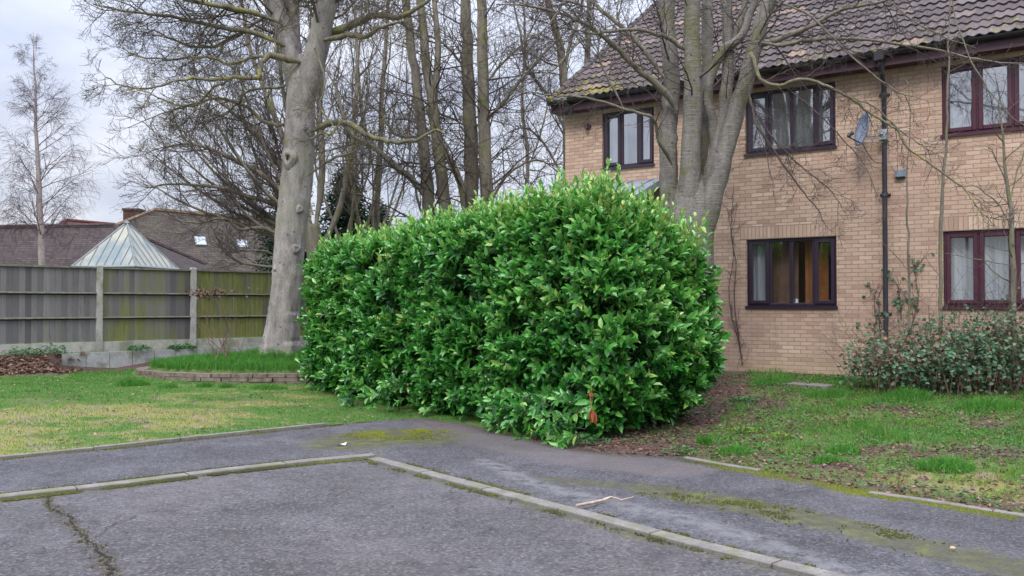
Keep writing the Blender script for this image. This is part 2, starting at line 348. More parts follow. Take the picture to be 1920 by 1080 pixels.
simple('upvc_burgundy', (0.062, 0.014, 0.028), 0.35, 0.5, 0.15)
simple('fascia', (0.060, 0.024, 0.034), 0.5, 0.4, 0.2, 3)
simple('gutter_black', (0.014, 0.014, 0.018), 0.4, 0.5, 0.2)
simple('pipe_black', (0.024, 0.026, 0.036), 0.45, 0.5, 0.3, 5)
simple('lead', (0.22, 0.25, 0.29), 0.6, 0.4, 0.15, 4)
simple('dish_grey', (0.20, 0.235, 0.32), 0.5, 0.4, 0.08)
simple('metal_grey', (0.30, 0.32, 0.35), 0.5, 0.4, 0.1)
simple('box_grey', (0.18, 0.22, 0.27), 0.5, 0.4, 0.1)
simple('cable_black', (0.02, 0.02, 0.025), 0.5)
simple('room_wall', (0.55, 0.30, 0.17), 0.9, 0.1, 0.2, 2)
simple('reflection_orange', (0.36, 0.15, 0.06), 0.9, 0.1, 0.2, 6)
simple('reflection_brown', (0.20, 0.125, 0.085), 0.9, 0.1, 0.25, 3); simple('curtain_navy', (0.01, 0.02, 0.05), 0.9, 0.1, 0.2)
simple('paper_white', (0.75, 0.75, 0.75), 0.7)
simple('soft_white', (0.8, 0.8, 0.8), 0.7)
simple('stick', (0.42, 0.33, 0.25), 0.9, 0.1, 0.3, 20)
simple('shadow_gap_dark', (0.03, 0.026, 0.022), 0.9, 0.1); simple('rail_wood', (0.17, 0.16, 0.13), 0.9, 0.1, 0.3, 12)
simple('alu_grey', (0.16, 0.19, 0.19), 0.5, 0.4, 0.1)
simple('hollow_dark', (0.03, 0.022, 0.018), 0.95, 0.1)
simple('chimney_brick', (0.085, 0.05, 0.045), 0.9, 0.1, 0.4, 9)
simple('slate', (0.17, 0.135, 0.11), 0.9, 0.2, 0.5, 9, 0.6)
simple('house_brick', (0.30, 0.20, 0.15), 0.9, 0.1, 0.2, 9)
m = Mat('net_curtain', 0.9, 0.1); w = m.noise(14, 3, m.scale((1, 1, 0.06)))
cc = m.ramp(w, [(0.3, (0.60, 0.65, 0.70)), (0.7, (0.90, 0.93, 0.96))]); m.col(cc); m.translucent(cc, 0.4); M['net_curtain'] = m.m
def glass(name, refl):
    m = Mat(name); tr = m.n('ShaderNodeBsdfTransparent'); gl = m.n('ShaderNodeBsdfGlossy'); gl.inputs['Roughness'].default_value = 0.015
    tr.inputs[0].default_value = (0.92, 0.95, 0.96, 1)
    bp = m.n('ShaderNodeBump'); bp.inputs['Strength'].default_value = 0.05; bp.inputs['Distance'].default_value = 0.02; m.link(m.noise(2.5, 2), bp.inputs['Height']); m.link(bp.outputs[0], gl.inputs['Normal'])
    lw = m.n('ShaderNodeLayerWeight'); lw.inputs[0].default_value = 0.35
    f = m.math('ADD', m.math('MULTIPLY', lw.outputs['Facing'], 0.35), refl)
    mx = m.n('ShaderNodeMixShader'); m.link(f, mx.inputs[0]); m.t.links.new(tr.outputs[0], mx.inputs[1]); m.t.links.new(gl.outputs[0], mx.inputs[2]); m.t.links.new(mx.outputs[0], m.out.inputs[0]); M[name] = m.m
glass('glass_window', 0.14); glass('glass_upper', 0.50)
m = Mat('glass_roof', 0.45, 0.35); c = m.ramp(m.noise(0.9, 3), [(0.4, (0.17, 0.21, 0.22)), (0.60, (0.34, 0.33, 0.27))]); m.col(c); M['glass_roof'] = m.m
def boards(name, algae):
    m = Mat(name, 0.9, 0.1)
    c = m.ramp(m.attr('var'), [(0.0, (0.10, 0.092, 0.10)), (0.5, (0.155, 0.148, 0.152)), (1.0, (0.22, 0.21, 0.205))])
    g = m.noise(5, 6, m.scale((5, 5, 0.5)), 0.7); c = m.mix(m.math('MULTIPLY', m.step(g, 0.5, 0.7), 0.5), c, (0.08, 0.06, 0.05))
    sp = m.n('ShaderNodeSeparateXYZ'); m.link(m.obj(), sp.inputs[0])
    al = m.math('ADD', m.noise(1.6, 5, m.scale((2.4, 2.4, 0.5))), algae - 0.5)
    al = m.math('ADD', al, m.math('MULTIPLY', m.step(sp.outputs[2], 0.9, 0.25), 0.10))
    al = m.math('ADD', al, m.math('MULTIPLY', m.math('SUBTRACT', m.attr('var'), 0.5), 0.14))
    c = m.mix(m.math('MULTIPLY', m.step(al, 0.36, 0.74), 0.85), c, m.ramp(g, [(0.3, (0.11, 0.12, 0.035)), (0.7, (0.235, 0.25, 0.065))]))
    m.col(c); m.bump(g, 0.4, 0.01); M[name] = m.m
boards('boards_grey', 0.24); boards('boards_mixed', 0.46); boards('boards_green', 0.66)
# ================================================================ THE SETTING
# edge where footpath meets the grass, left to right (from the photograph, on z = 0)
edge = [G(x, y) for x, y in [(0, 866), (200, 846), (400, 824), (600, 803), (690, 794), (790, 788), (870, 800), (960, 822), (1050, 843), (1150, 858), (1280, 864), (1350, 877), (1430, 891), (1600, 925), (1750, 948), (1920, 976)]]
edge = [(edge[0][0] - 40, edge[0][1] - 40 * 0.89)] + edge + [(edge[-1][0] + 30, edge[-1][1] - 30 * 1.05)]
EX = np.array([e[0] for e in edge]); EY = np.array([e[1] for e in edge])
def seg_dist(x, y, pts):
    x = np.asarray(x, float); y = np.asarray(y, float); d = np.full(x.shape, 1e9)
    for (ax, ay), (bx, by) in zip(pts[:-1], pts[1:]):
        vx, vy = bx - ax, by - ay; t = np.clip(((x - ax) * vx + (y - ay) * vy) / (vx * vx + vy * vy + 1e-12), 0, 1)
        d = np.minimum(d, np.hypot(x - ax - t * vx, y - ay - t * vy))
    return d
def edge_d(x, y):
    return seg_dist(x, y, edge) * np.where(np.asarray(y) > np.interp(x, EX, EY), 1, -1)
# facade frame: origin at the wall's left corner, u to the right, n inward
HU = np.array([0.825, -0.565]); HU /= np.linalg.norm(HU); HN = np.array([-HU[1], HU[0]])
HA = np.array([1.035, 17.07]); HZ = 0.40
def house_uv(x, y): return (x - HA[0]) * HU[0] + (y - HA[1]) * HU[1], (x - HA[0]) * HN[0] + (y - HA[1]) * HN[1]
FW = np.array([0.725, 0.688]); FW /= np.linalg.norm(FW); FN = np.array([FW[1], -FW[0]])   # FN towards the camera
F1 = np.array([-8.28, 17.65])
def fence_kd(x, y): return ((x - F1[0]) * FW[0] + (y - F1[1]) * FW[1]) / 1.93, -((x - F1[0]) * FN[0] + (y - F1[1]) * FN[1])
BC = (-4.65, 17.15); BA, BB = 2.55, 1.72
def zg(x, y):
    x = np.asarray(x, float); y = np.asarray(y, float)
    d = edge_d(x, y); dp = np.maximum(d, 0)
    lft = 0.03 + 0.027 * np.minimum(dp, 10)
    hu, hn = house_uv(x, y); dh = np.maximum(-hn, 0)
    rgt = 0.03 + 0.37 * sstep(0, 1, dp / (dp + dh + 1e-6))
    w = sstep(-1.2, 1.2, x - 0.1 * (y - 9))
    z = lft * (1 - w) + rgt * w
    z = z + 0.035 * (fbm(x * 1.1, y * 1.1, 3) - 0.5) * sstep(0, 0.6, d) + 0.02 * (fbm(x * 5, y * 5, 9) - 0.5) * sstep(0, .3, d)
    k, fd = fence_kd(x, y)
    sharp = sstep(-0.62, -0.42, k)
    st = sstep(-0.40, -0.34, fd) * sharp + sstep(-1.1, -0.15, fd) * (1 - sharp)
    z = np.where((x < 1) & (y > 12), z * (1 - st) + 0.60 * st, z)
    q = np.hypot((x - BC[0]) / BA, (y - BC[1]) / BB)
    z = np.where(q < 0.915, np.maximum(z, 0.36 + 0.17 * np.clip(1 - q, 0, 1)), z)
    return np.where(d < 0, np.maximum(-0.07, 0.02 + d * 0.8), np.minimum(z, 0.02 + d * 0.30 + (d > .5) * 5))
def G2(px, py):
    """point on the real ground under photo pixel"""
    z = 0.1
    for _ in range(12):
        x, y = G(px, py, z); z = float(zg(np.array([x]), np.array([y]))[0])
    return x, y, z
def grid(xs, ys, zf):
    X, Y = np.meshgrid(xs, ys); Z = zf(X, Y); n = len(xs); mth = len(ys)
    i = (np.arange(mth - 1)[:, None] * n + np.arange(n - 1)[None]); q = np.stack([i, i + 1, i + n + 1, i + n], -1).reshape(-1, 4)
    return np.stack([X, Y, Z], -1).reshape(-1, 3), q
def soilmask(x, y):
    """how bare the ground is"""
    d = edge_d(x, y)
    hd = seg_dist(x, y, [G(1010, 840), G(1180, 850), G(1330, 770), G(1350, 700)])
    a = 1.0 * sstep(0.85, 0.3, hd)
    r = np.where(x > 1.2, 0.44 * sstep(1.7, 0.4, d), 0.0) * (0.55 + 0.9 * fbm(x * 1.6, y * 1.6, 21))
    hu, hn = house_uv(x, y)
    b = 0.55 * sstep(-0.75, -0.2, hn) * (x > 1)
    k, fd = fence_kd(x, y)
    c = 0.75 * sstep(-0.9, -0.5, fd) * (x < 0) * sstep(-3.6, -0.2, k - 0.6 + 2) * (fd < -.3)
    e = 0.9 * sstep(-1.4, -0.6, fd) * (k < -0.45)
    f = 0.50 * sstep(0.50, 0.62, fbm(x * 1.3, y * 2.0, 40)) + 0.42 * (x > 1) * sstep(0.46, 0.66, fbm(x * 1.9, y * 1.9, 55, 5))
    hr = 0.46 * (.6 + .8 * fbm(x * 2, y * 2, 19)) * sstep(1.3, 0.3, seg_dist(x, y, [G(1340, 780, .2), G(1400, 730, .3)]))
    return np.clip(np.maximum.reduce([a, r, b, c, e, f * 0.8, hr]), 0, 1)
def strawmask(x, y):
    d = edge_d(x, y)
    l = (x < 0) * (0.68 * sstep(6.5, 1.2, d) * sstep(-1.2, -4.8, x) + 0.25 * (fbm(x * .8, y * .8, 12) - .4))
    r = (x > 1) * (0.40 * sstep(2.2, 0.3, d) * sstep(2.2, 3.4, x) + 0.5 * (fbm(x * 1.2, y * 1.2, 15) - .5))
    return np.clip(l + r + 0.95 * (fbm(x * 1.5, y * 2.4, 31) - .5), 0, 1)
xs = np.concatenate([[-400, -150, -70, -40, -25, -18], np.arange(-14, 10, 0.11), [11, 14, 20, 30, 60, 150, 400]])
ys = np.concatenate([[-60, -30, -15, 0], np.arange(4, 21.5, 0.11), [22.5, 25, 30, 40, 60, 100, 200, 600]])
v, q = grid(xs, ys, zg)
mb = MB(); mb.add(v, q=q); o = mb.build('ground', M['ground'], smooth=True); tag(o, 'soil and thin turf of the lawns and verge', None, None, 'structure')
addattr(o, 'soil', soilmask(v[:, 0], v[:, 1])); addattr(o, 'straw', strawmask(v[:, 0], v[:, 1]))
# road
kl = [G(x, y) for x, y in [(0, 936), (200, 913), (400, 888), (560, 870), (700, 857)]]
kr = [G(x, y) for x, y in [(700, 864), (880, 912), (1060, 959), (1280, 1019), (1550, 1085)]]
cl = (kl[0][0] - kl[-1][0], kl[0][1] - kl[-1][1]); kl = [(kl[0][0] + cl[0] * 4, kl[0][1] + cl[1] * 4)] + kl
cr_ = (kr[-1][0] - kr[0][0], kr[-1][1] - kr[0][1]); kr = kr + [(kr[-1][0] + cr_[0] * 4, kr[-1][1] + cr_[1] * 4)]
xs = np.concatenate([[-60, -30, -15], np.arange(-8, 8, 0.07), [10, 20, 40, 60]]); ys = np.concatenate([[-60, -20, -5, 0], np.arange(2.5, 12.6, 0.07)])
v, q = grid(xs, ys, lambda X, Y: 0.008 * (fbm(X * 1.5, Y * 1.5, 5) - 0.5))
mb = MB(); mb.add(v, q=q); o = mb.build('road', M['asphalt_road'], smooth=True); tag(o, 'worn grey asphalt of the parking bay in front', None, None, 'structure')
x, y = v[:, 0], v[:, 1]
crack = seg_dist(x + 0.28 * (fbm(x * 4, y * 4, 77) - .5) + .1 * (fbm(x * 14, y * 14, 79) - .5), y + .1 * (fbm(x * 14, y * 14, 76) - .5), [G(85, 930), G(110, 960), G(150, 1000), G(185, 1030), G(215, 1080), G(240, 1160)])
crack2 = seg_dist(x, y + 0.1 * (fbm(x * 3, y * 3, 78) - .5), [G(120, 985), G(260, 960), G(330, 930)])
kd = np.minimum(seg_dist(x, y, kl), seg_dist(x, y, kr))
addattr(o, 'moss', np.maximum.reduce([0.55 * sstep(0.12, 0.0, crack) * (.3 + 1.1 * fbm(x * 4, y * 4, 45)), 0.42 * sstep(0.09, 0.0, crack2), 0.74 * sstep(0.42, 0.05, kd) * (0.5 + 0.7 * fbm(x * 1.4, y * 1.4, 8))]))
addattr(o, 'pale', 0.5 * fbm(x * 0.6, y * 0.6, 2)); addattr(o, 'pink', 0.25 * sstep(.5, .7, fbm(x * 1.1, y * 1.1, 4)))
addattr(o, 'dirt', np.maximum(1.8 * sstep(0.05, 0.005, crack), 0.8 * sstep(0.07, 0.02, np.hypot(*(np.array([x, y]) - np.array(G(425, 1003))[:, None])) * 1.0)) * 0.9)
# the old joint in the tarmac, open and gritty, with moss in it
simple('crack_dirt', (0.035, 0.03, 0.026), 0.95, 0.1, 0.5, 30)
moss_pts = []
def crack_strip(pix, w0, w1, seed):
    rr = random.Random(seed); pp = resample_([G(*a) for a in pix], .03); mb = MB(); v = []; ox = oy = 0
    for i, (x_, y_) in enumerate(pp):
        ox = ox * .9 + rr.gauss(0, .008); oy = oy * .9 + rr.gauss(0, .008); w = w0 + (w1 - w0) * rr.random() ** 2
        v += [(x_ + ox - w, y_ + oy, .0095), (x_ + ox + w, y_ + oy + rr.gauss(0, .004), .0095)]
        for _ in range(0 if w1 < .008 else (2 if rr.random() < .7 else 4)): moss_pts.append((x_ + ox + rr.gauss(0, .03), y_ + oy + rr.gauss(0, .03), .008))
    mb.add(v, q=[(2 * i, 2 * i + 1, 2 * i + 3, 2 * i + 2) for i in range(len(pp) - 1)]); tag(mb.build('road_crack', M['crack_dirt']), 'open gritty joint across the tarmac', None, None, 'structure')
def resample_(pts, st):
    pts = np.array(pts); s_ = np.concatenate([[0], np.cumsum(np.hypot(*np.diff(pts, axis=0).T))]); t = np.arange(0, s_[-1], st)
    return np.stack([np.interp(t, s_, pts[:, 0]), np.interp(t, s_, pts[:, 1])], -1)
crack_strip([(85, 934), (100, 955), (128, 975), (150, 1005), (178, 1025), (190, 1050), (215, 1080), (240, 1160)], .003, .014, 1)
crack_strip([(170, 1010), (215, 985), (260, 968), (300, 957)], .002, .006, 2)
crack_strip([(560, 1003), (600, 998), (640, 1004)], .002, .007, 3)
# footpath: a loft between the kerb line and the grass edge
lo = kl + kr
def resample(pts, n):
    pts = np.array(pts); s = np.concatenate([[0], np.cumsum(np.hypot(*np.diff(pts, axis=0).T))]); t = np.linspace(0, s[-1], n)
    return np.stack([np.interp(t, s, pts[:, 0]), np.interp(t, s, pts[:, 1])], -1)
def part_resample(pts, keys, counts):
    out = []
    for (a, b), n in zip(zip(keys[:-1], keys[1:]), counts): out.append(resample(pts[a:b + 1], n)[:-1] if b != keys[-1] else resample(pts[a:b + 1], n))
    return np.concatenate(out)
cnt = (30, 90, 130, 40)
lo_ = lo[:6] + lo[6:]          # kl has 6 entries, kr 6
LO = part_resample(lo_, [0, 1, 5, 10, 11], cnt)
EE = edge[:]                   # far-left, 16 points, far-right
UP = part_resample(EE, [0, 1, 6, 16, 17], cnt)
T = np.linspace(0, 1.0, 44)[:, None, None]
Pp = LO[None] * (1 - T) + (UP + np.array([0, .10]))[None] * T
nx = Pp.shape[1]; x = Pp[..., 0].ravel(); y = Pp[..., 1].ravel()
tt = np.repeat(np.linspace(0, 1, 44), nx)
dk = np.minimum(seg_dist(x, y, kl), seg_dist(x, y, kr))
z = 0.016 + 0.012 * sstep(0, 0.4, dk) + 0.03 * sstep(0.3, 0.9, tt) * sstep(-1, 1, x) * 0.2 + 0.01 * (fbm(x * 2, y * 2, 6) - .5) * sstep(0, .2, dk)
i = (np.arange(43)[:, None] * nx + np.arange(nx - 1)[None]); q = np.stack([i, i + 1, i + nx + 1, i + nx], -1).reshape(-1, 4)
mb = MB(); mb.add(np.stack([x, y, z], -1), q=q); o = mb.build('footpath', M['asphalt_path'], smooth=True); tag(o, 'patched asphalt footpath between kerb and grass', None, None, 'structure')
wx = x + 0.16 * (fbm(x * 2.2, y * 2.2, 50) - .5); wy = y + 0.16 * (fbm(x * 2.2, y * 2.2, 51) - .5)
mline = seg_dist(wx, wy, [G(1220, 925), G(1300, 940), G(1450, 965), G(1600, 1000), G(1800, 1050), G(2000, 1100)])
mline2 = seg_dist(wx, wy, [G(1040, 905), G(1220, 925)])
mspot = seg_dist(wx, wy, [G(660, 835), G(730, 820), G(790, 825)])
mcore = seg_dist(wx, wy, [G(745, 812), G(785, 820)])
medge = np.abs(edge_d(x, y)); rt = (x > 1.9)
moss = np.maximum.reduce([0.74 * sstep(0.52, 0.10, mline), 0.66 * sstep(0.45, 0.0, mline2), 0.78 * sstep(1.15, 0.25, mspot), 1.0 * sstep(0.42, 0.05, mcore),
    np.where(rt, 0.98 * sstep(0.38, 0.02, medge), 0.74 * sstep(0.24, 0.02, medge)) * (0.55 + .6 * fbm(x * 1.7, y * 1.7, 60)), 0.60 * sstep(0.26, 0.05, dk) * sstep(-4.4, -1.6, x) * (x < -.6), 0.50 * sstep(0.2, 0.05, dk) * (0.4 + .8 * fbm(x * 1.5, y * 1.5, 61))])
addattr(o, 'moss', moss)
pl = seg_dist(wx, wy, [G(900, 870), G(1010, 915), G(1130, 945), G(1300, 985), G(1450, 1030), G(1600, 1085)])
addattr(o, 'pale', np.maximum(1.0 * sstep(0.22, 0.02, pl), 0.3 * fbm(x, y, 62)))
pink = seg_dist(wx, wy, [G(830, 800), G(960, 838), G(1100, 868), G(1250, 885)])
addattr(o, 'pink', sstep(0.50, 0.30, pink) * (.5 + .8 * fbm(x * 3, y * 3, 64)))
jl = seg_dist(wx, wy, [G(790, 792), G(850, 835), G(1000, 895), G(1210, 925)])
addattr(o, 'dirt', np.maximum(0.8 * sstep(0.035, 0.0, jl), np.where(x > 0.2, 0.9, 0.45) * sstep(0.22, 0.02, medge)))
# cushions of moss in the joints and along the path edges
mo_ = np.random.RandomState(9)
def mline_pts(pts, n, sp, side=0.0, z_=.02, gate=None):
    p_ = resample_(pts, .01); i = mo_.randint(1, len(p_), n); t = p_[i] - p_[i - 1]; t /= np.linalg.norm(t, axis=1, keepdims=True) + 1e-9; nn_ = np.stack([-t[:, 1], t[:, 0]], -1); o_ = side + mo_.randn(n) * sp; q_ = p_[i] + nn_ * o_[:, None]
    k_ = fbm(q_[:, 0] * 4.3, q_[:, 1] * 4.3, 150) + .22 * (mo_.rand(n) - .5) + .25 * (fbm(q_[:, 0] * 16, q_[:, 1] * 16, 152) - .5) > (gate if gate else .5)
    for a, b in q_[k_]: moss_pts.append((a, b, z_))
mline_pts(kl[1:], 9000, .025, -.085, .010, .46); mline_pts(kl[1:], 5000, .03, .09, .024, .52); mline_pts(kr[:-1], 3500, .03, .09, .024, .55); mline_pts(kr[:-1], 3500, .025, -.085, .010, .55)
mline_pts(edge[1:6], 6000, .03, -.06, .03, .45); mline_pts(edge[11:-1], 16000, .07, -.07, .035, .44)
mline_pts([G(1220, 925), G(1300, 940), G(1450, 965), G(1600, 1000), G(1800, 1050)], 5000, .10, 0, .036, .56); mline_pts([G(690, 830), G(745, 815), G(800, 822)], 11000, .26, 0, .034, .50)
mp = np.array(moss_pts); n = len(mp); mb = MB()
th_ = np.arange(5) * 2 * np.pi / 5; rr_m = mo_.uniform(.003, .010, n); hh_m = rr_m * mo_.uniform(.4, .9, n)
ringv = np.stack([mp[:, None, 0] + rr_m[:, None] * np.cos(th_), mp[:, None, 1] + rr_m[:, None] * np.sin(th_), np.repeat(mp[:, 2:3] - .004, 5, 1)], -1); topv = np.stack([mp[:, 0], mp[:, 1], mp[:, 2] + hh_m], -1)[:, None]
vv = np.concatenate([ringv, topv], 1).reshape(-1, 3); tri = np.array([(i, (i + 1) % 5, 5) for i in range(5)])[None] + (np.arange(n) * 6)[:, None, None]
mb.add(vv, t=tri.reshape(-1, 3), var=np.repeat(np.clip(.5 + .6 * (fbm(mp[:, 0] * 1.3, mp[:, 1] * 1.3, 151) - .5) + .12 * mo_.randn(n) + .24 * (np.abs(mp[:, 2] - .034) < 1e-6) + .15 * (np.abs(mp[:, 2] - .035) < 1e-6), 0, 1), 6))
tag(mb.build('moss', M['moss'], smooth=True), 'moss cushions in the kerb joints and along the path edges', 'moss', None, 'stuff')
# kerbs: concrete lengths laid nearly flush
def strip(name, pts, w, z0, z1, mat, label, seglen=0.915, jit=0.0, gap=0.006, kind='structure'):
    pts = np.array(pts); s = np.concatenate([[0], np.cumsum(np.hypot(*np.diff(pts, axis=0).T))]); n = max(1, int(s[-1] / seglen)); mb = MB(); rng = random.Random(len(pts))
    for k in range(n):
        a = np.linspace(k * seglen + gap, (k + 1) * seglen - gap, 4); X = np.interp(a, s, pts[:, 0]); Y = np.interp(a, s, pts[:, 1])
        tx = X[-1] - X[0]; ty = Y[-1] - Y[0]; L = math.hypot(tx, ty); nx_, ny_ = -ty / L, tx / L
        dz = rng.uniform(-jit, jit); off = rng.uniform(-jit, jit); b = 0.006
        pro = [(-w / 2, z0), (-w / 2, z1 - b), (-w / 2 + b, z1), (w / 2 - b, z1), (w / 2, z1 - b), (w / 2, z0)]
        vv = []
        for xx, yy in zip(X, Y):
            for (o_, zz) in pro: vv.append((xx + nx_ * (o_ + off), yy + ny_ * (o_ + off), zz + dz))
        qq = [(i * 6 + j, i * 6 + j + 1, (i + 1) * 6 + j + 1, (i + 1) * 6 + j) for i in range(3) for j in range(5)]
        qq += [(0, 5, 4, 1), (1, 4, 3, 2), (18, 19, 22, 23), (19, 20, 21, 22)]
        mb.add(vv, q=qq)
    o = mb.build(name, M[mat]); tag(o, label, None, None, kind); return o
strip('kerb', kl[::-1], 0.125, -0.08, 0.032, 'kerb_concrete', 'left run of flush concrete kerb at the bay', jit=0.003)
strip('kerb', kr, 0.125, -0.08, 0.031, 'kerb_concrete', 'right run of flush concrete kerb at the bay', jit=0.003)
strip('edging', [G(610, 802)] + edge[1:5][::-1][1:] + [edge[0]], 0.055, -0.08, 0.062, 'kerb_concrete', 'thin concrete edging along the left lawn', jit=0.004)
strip('edging', [G(1285, 866), G(1350, 879), G(1425, 891)], 0.07, -0.08, 0.055, 'kerb_concrete', 'short piece of concrete edging by the laurel', jit=0.004)
strip('edging', [G(1630, 932), G(1750, 949), G(1920, 977), edge[-1]], 0.07, -0.08, 0.050, 'kerb_concrete', 'concrete edging along the right verge', jit=0.006)
# slab strip in front of the house
hs = [tuple(HA + HU * u + HN * -1.25) for u in (4.2, 10.5)]
hs = [G(1420, 716, .36), G(1520, 724, .35), G(1640, 732, .35)]
strip('paving', hs, 0.34, 0.1, 0.385, 'kerb_concrete', 'narrow slab strip in front of the brick house', seglen=0.6, jit=0.006)

# ---------------------------------------------------------------- leaves and grass, vectorised
LT = np.array([(0, 0, 0), (0.33, -.5, .05), (0.33, 0, -.03), (0.33, .5, .05), (0.72, -.42, .03), (0.72, 0, -.05), (0.72, .42, .03), (1, 0, -.12)])
LQ = np.array([(1, 4, 5, 2), (2, 5, 6, 3)]); LTR = np.array([(0, 1, 2), (0, 2, 3), (4, 7, 5), (5, 7, 6)])
def leaves(mb, base, d, nrm, ln, wd, var, curl=1.0):
    base = np.asarray(base, float); N = len(base)
    if N == 0: return
    d = d / (np.linalg.norm(d, axis=1, keepdims=True) + 1e-9); sd = np.cross(d, nrm); sd /= np.linalg.norm(sd, axis=1, keepdims=True) + 1e-9; up = np.cross(sd, d)
    ln = np.broadcast_to(ln, N); wd = np.broadcast_to(wd, N)
    v = base[:, None] + LT[None, :, :1] * (d * ln[:, None])[:, None] + LT[None, :, 1:2] * (sd * wd[:, None])[:, None] + LT[None, :, 2:3] * curl * (up * ln[:, None])[:, None]
    off = (np.arange(N) * 8)[:, None, None]
    mb.add(v.reshape(-1, 3), q=(LQ[None] + off).reshape(-1, 4), t=(LTR[None] + off).reshape(-1, 3), var=np.repeat(var, 8))
def blades(mb, x, y, z, h, w, var, rs, lean=0.35):
    N = len(x); a = rs.rand(N) * 6.283; b = rs.rand(N) * 6.283; c = np.cos(a) * w / 2; s = np.sin(a) * w / 2; le = lean * h * rs.rand(N)
    p0 = np.stack([x - c, y - s, z - .005], -1); p1 = np.stack([x + c, y + s, z - .005], -1)
    m1 = np.stack([x + c * .6 + le * .3 * np.cos(b), y + s * .6 + le * .3 * np.sin(b), z + h * .6], -1); m0 = m1 - np.stack([c * 1.2, s * 1.2, 0 * c], -1)
    tp = np.stack([x + le * np.cos(b), y + le * np.sin(b), z + h], -1)
    v = np.stack([p0, p1, m1, m0, tp], 1); off = (np.arange(N) * 5)[:, None]
    mb.add(v.reshape(-1, 3), q=np.array([0, 1, 2, 3])[None] + off, t=np.array([3, 2, 4])[None] + off, var=np.repeat(var, 5))
rs = np.random.RandomState(4)
mb = MB()
# left lawn: short, mown, mossy
N = 210000; x = rs.uniform(-11, -.6, N); y = rs.uniform(6.0, 18.5, N); d = edge_d(x, y); k, fd = fence_kd(x, y); q = np.hypot((x - BC[0]) / BA, (y - BC[1]) / BB)
sm = soilmask(x, y) + 0.7 * (fbm(x * 6, y * 6, 70) - .5) + .7 * (fbm(x * 2.2, y * 3, 73) - .42)
stw = strawmask(x, y); ok = (d > -0.02) & (fd < -0.45) & (q > 1.04) & (sm < 0.5 + .12 * rs.rand(N)) & (rs.rand(N) > stw * .75) & (np.abs(x) < y * .66) & ((k > -0.4) | (fd < -1.0))
x, y, d = x[ok], y[ok], d[ok]; st = strawmask(x, y)
blades(mb, x, y, zg(x, y), rs.uniform(.012, .032, len(x)) * (0.7 + .6 * fbm(x * 2, y * 2, 88)) * sstep(-.1, .35, d + .2), 0.008, np.clip(0.28 + 0.48 * st + 0.35 * (rs.rand(len(x)) - .5) + .5 * (fbm(x * 1.6, y * 2.4, 133) - .5), 0, 1), rs, .6)
# right verge: patchy, longer
N = 200000; x = rs.uniform(1.0, 9.5, N); y = rs.uniform(4.5, 15.5, N); d = edge_d(x, y); hu, hn = house_uv(x, y)
sm = soilmask(x, y) + 1.0 * (fbm(x * 4, y * 4, 71) - .45) + 1.4 * (fbm(x * 11, y * 11, 72) - .47)
ok = (d > -0.02) & (hn < -0.15) & (sm < 0.20 + .3 * rs.rand(N) + .1 * sstep(1, 3.5, d)) & (np.abs(x) < y * .66)
x, y, d = x[ok], y[ok], d[ok]; st = strawmask(x, y); tall = sstep(.45, .75, fbm(x * 1.5, y * 1.5, 90)) * sstep(.3, 2.2, d)
blades(mb, x, y, zg(x, y), rs.uniform(.015, .045, len(x)) * (1 + 1.7 * tall), 0.008, np.clip(0.34 + .55 * st + .45 * (rs.rand(len(x)) - .5) + .5 * (rs.rand(len(x)) < .10), 0, 1), rs, .7)
tag(mb.build('grass', M['grass_blade']), 'short patchy turf on both lawns', 'grass', None, 'stuff')
# long grass in the raised bed, with a few clumps outside its edge
mb = MB(); N = 26000; a = rs.rand(N) * 6.283; r = np.sqrt(rs.rand(N)) * .93; x = BC[0] + BA * r * np.cos(a); y = BC[1] + BB * r * np.sin(a)
ok = (x > -6.75 - .3 * rs.rand(N)); x, y = x[ok], y[ok]
cl = fbm(x * 3, y * 3, 66)
blades(mb, x, y, zg(x, y), rs.uniform(.07, .17, len(x)) * (.6 + .8 * cl), .011, np.clip(.16 + .35 * rs.rand(len(x)), 0, 1), rs, .9)
a = rs.rand(2600) * 6.283; r = rs.uniform(.38, .62, 2600); tx_, ty_ = -4.50 + r * np.cos(a), 17.0 + r * np.sin(a)
blades(mb, tx_, ty_, zg(tx_, ty_), rs.uniform(.10, .24, 2600) * (.5 + fbm(tx_ * 4, ty_ * 4, 3)), .012, np.clip(.2 + .3 * rs.rand(2600), 0, 1), rs, .7)
tag(mb.build('long_grass', M['grass_blade']), 'long dark green grass filling the raised bed', 'grass', None, 'stuff')
def tuft(px, py, rad, h, n, label, var=.35, name='grass_tuft'):
    gx, gy, gz = G2(px, py); e = empty(name, (gx, gy, gz)); mb = MB()
    a = rs.rand(n) * 6.283; r = rad * np.sqrt(rs.rand(n)); x = r * np.cos(a); y = r * np.sin(a) * .7
    blades(mb, x, y, zg(x + gx, y + gy) - gz, rs.uniform(.5, 1.1, n) * h * (1.15 - r / rad * .6), .009, np.clip(var + .3 * (rs.rand(n) - .5), 0, 1), rs, 1.0)
    o = mb.build(name, M['grass_blade']); o.location = (gx, gy, gz); bpy.data.objects.remove(e); tag(o, label, 'grass tuft', 'grass tufts on the lawns')
